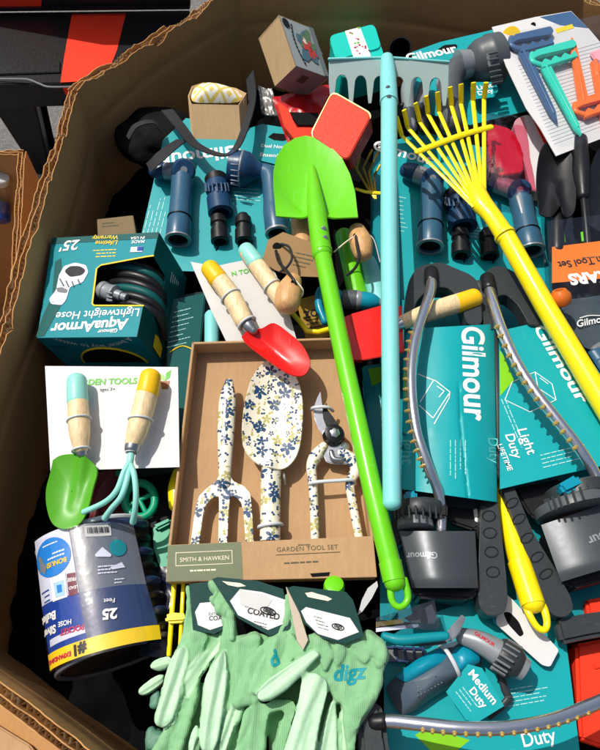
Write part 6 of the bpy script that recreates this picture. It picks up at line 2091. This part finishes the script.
# ------------------------------------------------------------------ right edge, bottom: red case and grey bar
T = Thing('red_case', 'flat red plastic case in the near corner beyond the teal card', 'case', 590, 670, -0.02, tx=3)
T.plate('case_lid', [(576, 644), (640, 632), (640, 760), (580, 740), (578, 700)], -0.03, 0, REDT, 0.004)
T.plate('case_rib', [(594, 664), (640, 655), (640, 660), (595, 669)], 0.0, 0.003, REDT, 0.001)
T.plate('case_back', [(586, 600), (640, 590), (640, 618), (590, 625)], -0.03, 0.0, REDT, 0.004)
T = Thing('plastic_bar', 'dark grey plastic bar crossing over the red case', 'bar', 580, 628, 0.02)
T.plate('bar_body', [(556, 620), (585, 613), (640, 606), (640, 630), (590, 638), (562, 644)], -0.014, 0.006, DGREY, 0.005)


# ------------------------------------------------------------------ back right: shower nozzle, pegs, blister pack, black trowels
T = Thing('shower_nozzle_pack', 'grey multi-pattern shower nozzle on teal card behind the leaf rake', 'nozzle pack', 455, 75, 0.035, tx=6)
T.plate('card', [(412, 52), (440, 42), (500, 28), (515, 30), (530, 110), (470, 125), (415, 110)], -0.0014, 0, TEAL)
T.patch('hang_slot', rounded([(437, 50), (444, 45), (456, 44), (458, 47), (450, 51), (440, 52)], 2), 0.0002, BLACKM)
T.text('lettering', 'Gilmour', (408, 62), (458, 51.5), 0.0004, WHITE, bold=0.03)
h_ = T.lathe('shower_head', (468, 64, 0.034), (500, 58, 0.034), [(0, 9), (0.12, 17), (0.3, 21), (0.55, 22.5), (0.6, 24), (0.95, 24), (1, 22), (1, 17), (0.94, 16)], GREY, seg=36)
for k in range(13):
    a = k / 12 * math.pi - math.pi / 2
    s_, c_ = math.sin(a), math.cos(a)
    T.tube('grip_rib', [(488 + 4.5 * s_, 60.5 + 24 * s_, 0.034 + 0.043 * c_), (498 + 4.5 * s_, 58.5 + 24 * s_, 0.034 + 0.043 * c_)], 1.2, GREY, seg=6, parent=h_)
T.text('lettering', 'shower', (486, 54), (488, 66), 0.0775, LGREY, parent=h_)
T.tube('collar', [(458, 66, 0.034), (470, 63.5, 0.034)], [15, 13], LGREY, seg=24, round_=False)
nk = T.tube('neck', [(466, 65, 0.034), (456, 70, 0.034), (450, 82, 0.034), (449, 100, 0.032), (452, 125, 0.028)], [10, 12, 12, 12.5, 12], GREY, seg=22, n=5)
T.tube('neck_band', [(446, 84, 0.034), (453, 83.5, 0.0345)], 12.6, LGREY, seg=20, parent=nk, flat=0.4)
T.plate('teal_tag', rounded([(470, 88), (474, 82), (494, 82), (499, 89), (494, 97), (475, 99)], 2), 0.026, 0.0272, TEAL)
T.text('lettering', 'Light', (478, 90), (493, 87), 0.0276, WHITE, bold=0.02)
T.text('lettering', 'Duty', (479, 95.5), (494, 92), 0.0276, WHITE, bold=0.02)

T = Thing('pistol_grip', 'dull silver curved nozzle grip standing between the aqua rake teeth', 'nozzle', 410, 100, 0.03)
T.tube('grip', [(414, 74, 0.02), (408, 86, 0.026), (408, 102, 0.022), (412, 128, 0.01)], [4.5, 6.5, 6.5, 5.5], LGREY, seg=18, n=5)
T.tube('grip_band', [(402, 106, 0.022), (414, 102, 0.024)], 3, BLACK, seg=10)
T = Thing('pistol_grip', 'black nozzle grip with silver knuckle just left of the shower nozzle neck', 'nozzle', 428, 95, 0.03)
T.tube('grip', [(424, 84, 0.022), (423, 96, 0.026), (420, 112, 0.02), (424, 130, 0.01)], [4, 6.5, 6.5, 6], BLACK, seg=18, n=5)
T.ball('knuckle', (429, 78, 0.028), 4.6, LGREY)
T.tube('lever', [(429, 80, 0.028), (424, 96, 0.034), (420, 108, 0.03)], [3, 3, 2.6], MGREY, seg=12, n=4)

T = Thing('black_cup', 'dull black cup rim at the shaded back wall behind the aqua rake', 'cup', 402, 52, 0.0)
T.lathe('cup', (402, 62, -0.02), (400, 48, 0.03), [(0, 8), (0.9, 11), (1, 11.5), (1, 10), (0.3, 8)], BLACKM)

T = Thing('garden_peg_card', 'white card of bright plastic plant pegs in the far corner', 'peg card', 550, 80, 0.085, tx=5, ty=4)
T.plate('card', [(492, 27), (535, 17), (571, 11), (590, 30), (615, 60), (618, 132), (556, 156), (540, 128), (526, 108), (506, 66)], -0.0014, 0, WCARD)
T.patch('slate_print', [(540, 17), (571, 11.4), (588, 28), (560, 25)], 0.0002, SLATE)
for k in range(24):
    y0 = 66 + k * 3.4
    T.tube('ruled_line', [(518 + k * 1.55, y0, 0.0004), (602, y0 - 24 + k * 0.25, 0.0004)], 0.2, mat('pale_blue_ink', '#bccbd8', 0.5), seg=4)
T.lathe('hang_hole', (533, 25, 0.0), (533, 24.9, 0.0006), [(0, 2.6), (1, 2.4)], BLACKM, seg=14)
T.lathe('yellow_dot', (511, 36, 0.0), (511, 35.9, 0.0006), [(0, 9), (1, 8.8)], YELLOWP, seg=24)
T.patch('yellow_bar', [(555, 29), (572, 24), (574, 28), (557, 33)], 0.0004, YELLOWP)


def peg(T, hx0, hx1, elbow, tip, mt, d=0.006, hw=7.0):
    """plant peg: toothed flat head and a long tapering stake"""
    ax, ay = hx0
    bx, by = hx1
    dx, dy = bx - ax, by - ay
    ln = math.hypot(dx, dy)
    dx, dy = dx / ln, dy / ln
    nx, ny = -dy, dx
    if ny < 0:
        nx, ny = -nx, -ny
    h1 = T.plate('peg', [(ax - nx * hw * 0.2, ay - ny * hw * 0.2), (ax + dx * 4 - nx * hw * 0.75, ay + dy * 4 - ny * hw * 0.75), (bx - nx * hw * 0.75, by - ny * hw * 0.75), (bx + dx * 2, by + dy * 2), (bx, by + ny * 3),
                         (ax + dx * 6 + nx * 1, ay + dy * 6 + ny * 1), (ax, ay + ny * 3)], d - 0.003, d + 0.006, mt, 0.0015, rnd=2)
    zz = []
    n = 7
    for k in range(n + 1):
        t = 6 + (ln - 8) * k / n
        o = 5.0 if k % 2 else 9.0
        zz.append((ax + dx * t + nx * o, ay + dy * t + ny * o))
    top = [(ax + dx * 6 + nx * 13.5, ay + dy * 6 + ny * 13.5), (bx + nx * 12.5, by + ny * 12.5)]
    T.plate('toothed_jaw', zz + top[::-1], d - 0.003, d + 0.006, mt, 0.001, parent=h1)
    T.tube('hinge', [(ax + nx * -2, ay + ny * -2, d + 0.001), (ax - dx * 2 + nx * 5, ay - dy * 2 + ny * 5, d + 0.001), (ax + dx * 5 + nx * 11, ay + dy * 5 + ny * 11, d + 0.001)], 3.2, mt, seg=10, n=5, flat=0.8, parent=h1)
    ex, ey = elbow
    sx2, sy2 = tip[0] - ex, tip[1] - ey
    l2 = math.hypot(sx2, sy2)
    px_, py_ = -sy2 / l2, sx2 / l2
    wv = 5.2
    T.plate('stake', [(ex + px_ * wv, ey + py_ * wv), (ex - px_ * wv, ey - py_ * wv), (tip[0] - sx2 * 0.14 - px_ * wv * 0.62, tip[1] - sy2 * 0.14 - py_ * wv * 0.62), tip, (tip[0] - sx2 * 0.14 + px_ * wv * 0.62, tip[1] - sy2 * 0.14 + py_ * wv * 0.62)], d - 0.003, d + 0.004, mt, 0.0012, parent=h1)
    T.tube('stake_spine', [(ex, ey, d + 0.004), (tip[0] - sx2 * 0.12, tip[1] - sy2 * 0.12, d + 0.004)], [1.6, 1.0], mt, seg=8, parent=h1)


peg(T, (512, 40), (552, 31), (523, 50), (558, 122), SLATE, 0.006)
peg(T, (533, 56), (575, 44), (546, 66), (582, 135), TURQ, 0.010)
peg(T, (576, 106), (618, 92), (584, 100), (572, 36), ORANGEP, 0.008, 8)
peg(T, (598, 70), (630, 60), (596, 60), (606, 130), ORANGEP, 0.004)
T.plate('pink_peg', [(590, 52), (600, 48), (612, 60), (612, 74), (600, 66)], 0.002, 0.008, PINKP, 0.002)
crumple(T, 'clear_blister', [(506, 34), (612, 12), (622, 134), (560, 148)], 0.016, CLEAR, 0.003, 30, 0.0, puff=0.004)

T = Thing('blister_pack', 'clear blister pack with magenta cap beside the leaf rake', 'blister pack', 503, 150, 0.02, tx=5)
T.plate('magenta_cap', [(488, 122), (512, 128), (524, 150), (522, 176), (500, 178), (488, 150)], -0.03, 0.0, MAGENTA, 0.006, rnd=8)
T.plate('magenta_lip', [(492, 150), (522, 152), (524, 172), (498, 176)], 0.0, 0.008, MAGENTA, 0.004, rnd=5)
T.plate('white_body', [(512, 120), (530, 112), (546, 140), (548, 190), (532, 192), (524, 160)], -0.03, -0.002, WCARD, 0.006, rnd=10)
T.plate('red_edge', [(530, 112), (535, 114), (549, 142), (546, 146)], -0.002, 0.0005, RED)
crumple(T, 'clear_shell', [(482, 112), (524, 118), (536, 192), (488, 186)], 0.012, PINKC, 0.004, 40, 0.0, puff=0.012)

T = Thing('tool_trio', 'black trowel set with orange label by the right edge of the bin', 'tool set', 570, 230, 0.03, tx=5)
bk = T.plate('clear_backing', [(540, 206), (640, 190), (640, 330), (548, 320)], -0.002, -0.001, SMOKEC)
closed_blade(T, 'trowel_blade', [(540, 214), (537, 190), (538, 165), (543, 146), (556, 138), (568, 146), (574, 165), (576, 190), (574, 212), (564, 218), (558, 210), (550, 218)], (556, 180), 0.022, BLACK, dish=0.014, th=0.002, ridge=((557, 222), (557, 180), 0.016, 6))
T.tube('trowel_neck', [(557, 200, 0.012), (557, 222, 0.016), (557, 250, 0.012)], [4, 6, 7], BLACK, seg=16, n=4)
T.tube('cultivator_handle', [(580, 140, 0.02), (581, 170, 0.022), (583, 196, 0.02)], [7, 8.4, 6], BLACK, seg=18, n=4)
T.tube('cultivator_shaft', [(583, 194, 0.02), (586, 225, 0.016), (588, 250, 0.012)], 3.2, BLACK, seg=12)
closed_blade(T, 'transplanter_blade', [(590, 225), (588, 195), (592, 165), (602, 146), (616, 146), (626, 170), (630, 225), (610, 235)], (608, 190), 0.024, BLACK, dish=0.014, th=0.002)
ol = T.plate('orange_label', [(552, 247), (640, 236), (640, 275), (552, 283)], 0.020, 0.021, ORANGE)
T.text('lettering', 'Cultivation Tool Set', (640, 252), (557, 262), 0.0214, INK, bold=0.02, hscale=8, parent=ol)
T.text('lettering', 'FISKARS', (626, 268.5), (567, 275), 0.0214, WHITE, bold=0.05, parent=ol)
T.lines('fine_print', (600, 256), (574, 258), (0, 3), 1, 0.0214, INKO, 1.0, parent=ol, seed=41)
for x, y in ((563, 234), (582, 233)):
    T.tube('green_fleck', [(x, y, 0.008), (x + 1, y + 8, 0.008)], 1.6, LIME, seg=8)
crumple(T, 'clear_bag', [(546, 222), (640, 208), (640, 300), (550, 300)], 0.028, CLEAR, 0.004, 25, 0.0)

T = Thing('orange_knob', 'small orange ring-topped knob beside the yellow rake handle', 'knob', 561, 297, 0.065)
kb = T.lathe('knob', (562, 306, 0.0), (559, 290, 0.018), [(0, 5), (0.1, 8.5), (0.4, 10.5), (0.7, 10), (0.9, 7.5), (1, 6.5), (1.0, 4.5), (0.8, 4)], mat('burnt_orange', '#d06a1f', 0.35, var=0.08))
T.lathe('knob_hole', (560, 293, 0.0155), (559.6, 292, 0.0165), [(0, 4.3), (1, 4.3)], BLACKM, parent=kb)

T = Thing('grey_pouch', 'slate grey pouch with white script lettering near the right edge', 'pouch', 585, 325, 0.03, tx=6)
crumple(T, 'pouch_body', [(560, 300), (645, 292), (650, 372), (578, 345)], 0, mat('slate_pouch', '#3b464d', 0.45, var=0.08, bump=0.1, bscale=60), 0.003, 20, 0.004)
T.text('lettering', 'Gilmour', (578, 327), (612, 320), 0.0045, WHITE, bold=0.01, shear=0.35)
T.tube('underline', [(580, 318, 0.0045), (590, 315.5, 0.0045), (606, 316, 0.0045)], 0.6, WHITE, seg=5, n=4)

T = Thing('blue_nozzle', 'navy hose fitting half hidden beyond the sprinkler, at the frame edge', 'nozzle', 598, 362, 0.02)
T.lathe('fitting', (592, 352, 0), (606, 372, 0), [(0, 7), (0.1, 10), (0.5, 10), (0.6, 12), (1, 12)], NAVY)
T.tube('collar', [(594, 350, 0.004), (600, 346, 0.006), (608, 346, 0.004)], 4, MGREY, seg=12, n=4)

# ------------------------------------------------------------------ goods showing in the gaps
T = Thing('kraft_carton', 'plain kraft carton peeking out behind the hose carton', 'carton', 115, 225, -0.02)
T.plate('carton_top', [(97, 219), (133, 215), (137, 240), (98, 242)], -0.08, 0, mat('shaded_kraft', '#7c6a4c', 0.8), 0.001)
T.lines('fine_print', (102, 223), (124, 221), (0, 3), 2, 0.0004, INKO, 1.1, seed=43)
T = Thing('aqua_peg', 'aqua plastic tube end between hose carton and kraft tray', 'tube', 211, 330, 0.02)
T.tube('tube', [(212, 316, 0.0), (212, 345, 0.0)], 7.5, AQUA, seg=18)
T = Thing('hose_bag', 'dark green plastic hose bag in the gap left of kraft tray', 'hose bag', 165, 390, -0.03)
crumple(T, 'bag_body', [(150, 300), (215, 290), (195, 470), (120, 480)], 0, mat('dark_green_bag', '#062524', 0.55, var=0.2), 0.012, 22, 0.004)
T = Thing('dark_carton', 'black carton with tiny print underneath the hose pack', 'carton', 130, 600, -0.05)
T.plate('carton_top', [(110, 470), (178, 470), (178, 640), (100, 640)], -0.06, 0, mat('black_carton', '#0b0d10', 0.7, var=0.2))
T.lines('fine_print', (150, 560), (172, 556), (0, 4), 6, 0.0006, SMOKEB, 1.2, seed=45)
T = Thing('teal_backing_card', 'dark teal card lying under the two upright sprinklers', 'card', 450, 430, -0.03)
T.plate('card', [(380, 300), (600, 300), (640, 640), (380, 620)], -0.002, 0, TEALD)
T = Thing('teal_carton', 'teal carton behind the long aqua handle, beside the gold fan rake', 'carton', 385, 180, -0.015)
T.plate('carton_top', [(374, 150), (398, 148), (400, 320), (372, 320)], -0.06, 0, TEALD, 0.002)
T.plate('white_corner', [(378, 144), (392, 143), (392, 150), (378, 150)], 0.0, 0.003, WCARD)
T = Thing('teal_carton', 'narrow teal carton wedged between green shovel shaft and aqua handle', 'carton', 378, 430, -0.02, ty=-6)
T.plate('carton_top', [(362, 366), (386, 362), (392, 500), (376, 505)], -0.08, 0, TEALD, 0.002)
T.patch('lime_corner', [(368, 369), (384, 366), (385, 380), (372, 386)], 0.0003, LIMEP)
T.lines('fine_print', (380, 400), (384, 470), (3.4, 0), 2, 0.0005, PRINTF, 0.8, seed=61)
T = Thing('hose_carton', 'second deep green hose carton squeezed between window carton and kraft tray', 'carton', 185, 340, -0.01, ty=8)
T.plate('carton_top', [(166, 300), (206, 292), (198, 372), (180, 440), (168, 400)], -0.10, 0, GREEND, 0.002)
T.lines('fine_print', (174, 312), (198, 306), (-1, 5), 8, 0.0004, PRINTF, 0.8, seed=71)
T.tube('yellow_edging', [(170, 352, 0.0006), (182, 346, 0.0006), (194, 350, 0.0006)], 0.8, YELLOWP, seg=5, n=4)
T = Thing('red_mesh_bag', 'dark red mesh bag under the mint cultivator prongs', 'bag', 105, 495, -0.03)
crumple(T, 'bag_body', [(92, 474), (124, 470), (126, 522), (90, 520)], 0, mat('maroon_mesh', '#5a1218', 0.6, var=0.25, bump=0.5, bscale=300), 0.008, 40, 0.003)
T = Thing('plastic_pouch', 'dark blue plastic pouch with yellow band beside the hose drum pack', 'pouch', 160, 610, -0.02)
crumple(T, 'pouch_body', [(146, 570), (176, 566), (172, 660), (140, 655)], 0, mat('navy_pouch', '#141d33', 0.3, var=0.2, coat=0.3), 0.008, 30, 0.003)
T.plate('yellow_band', [(147, 622), (168, 618), (168, 632), (146, 636)], 0.006, 0.010, mat('mustard_print', '#8f7a1e', 0.4, var=0.1))
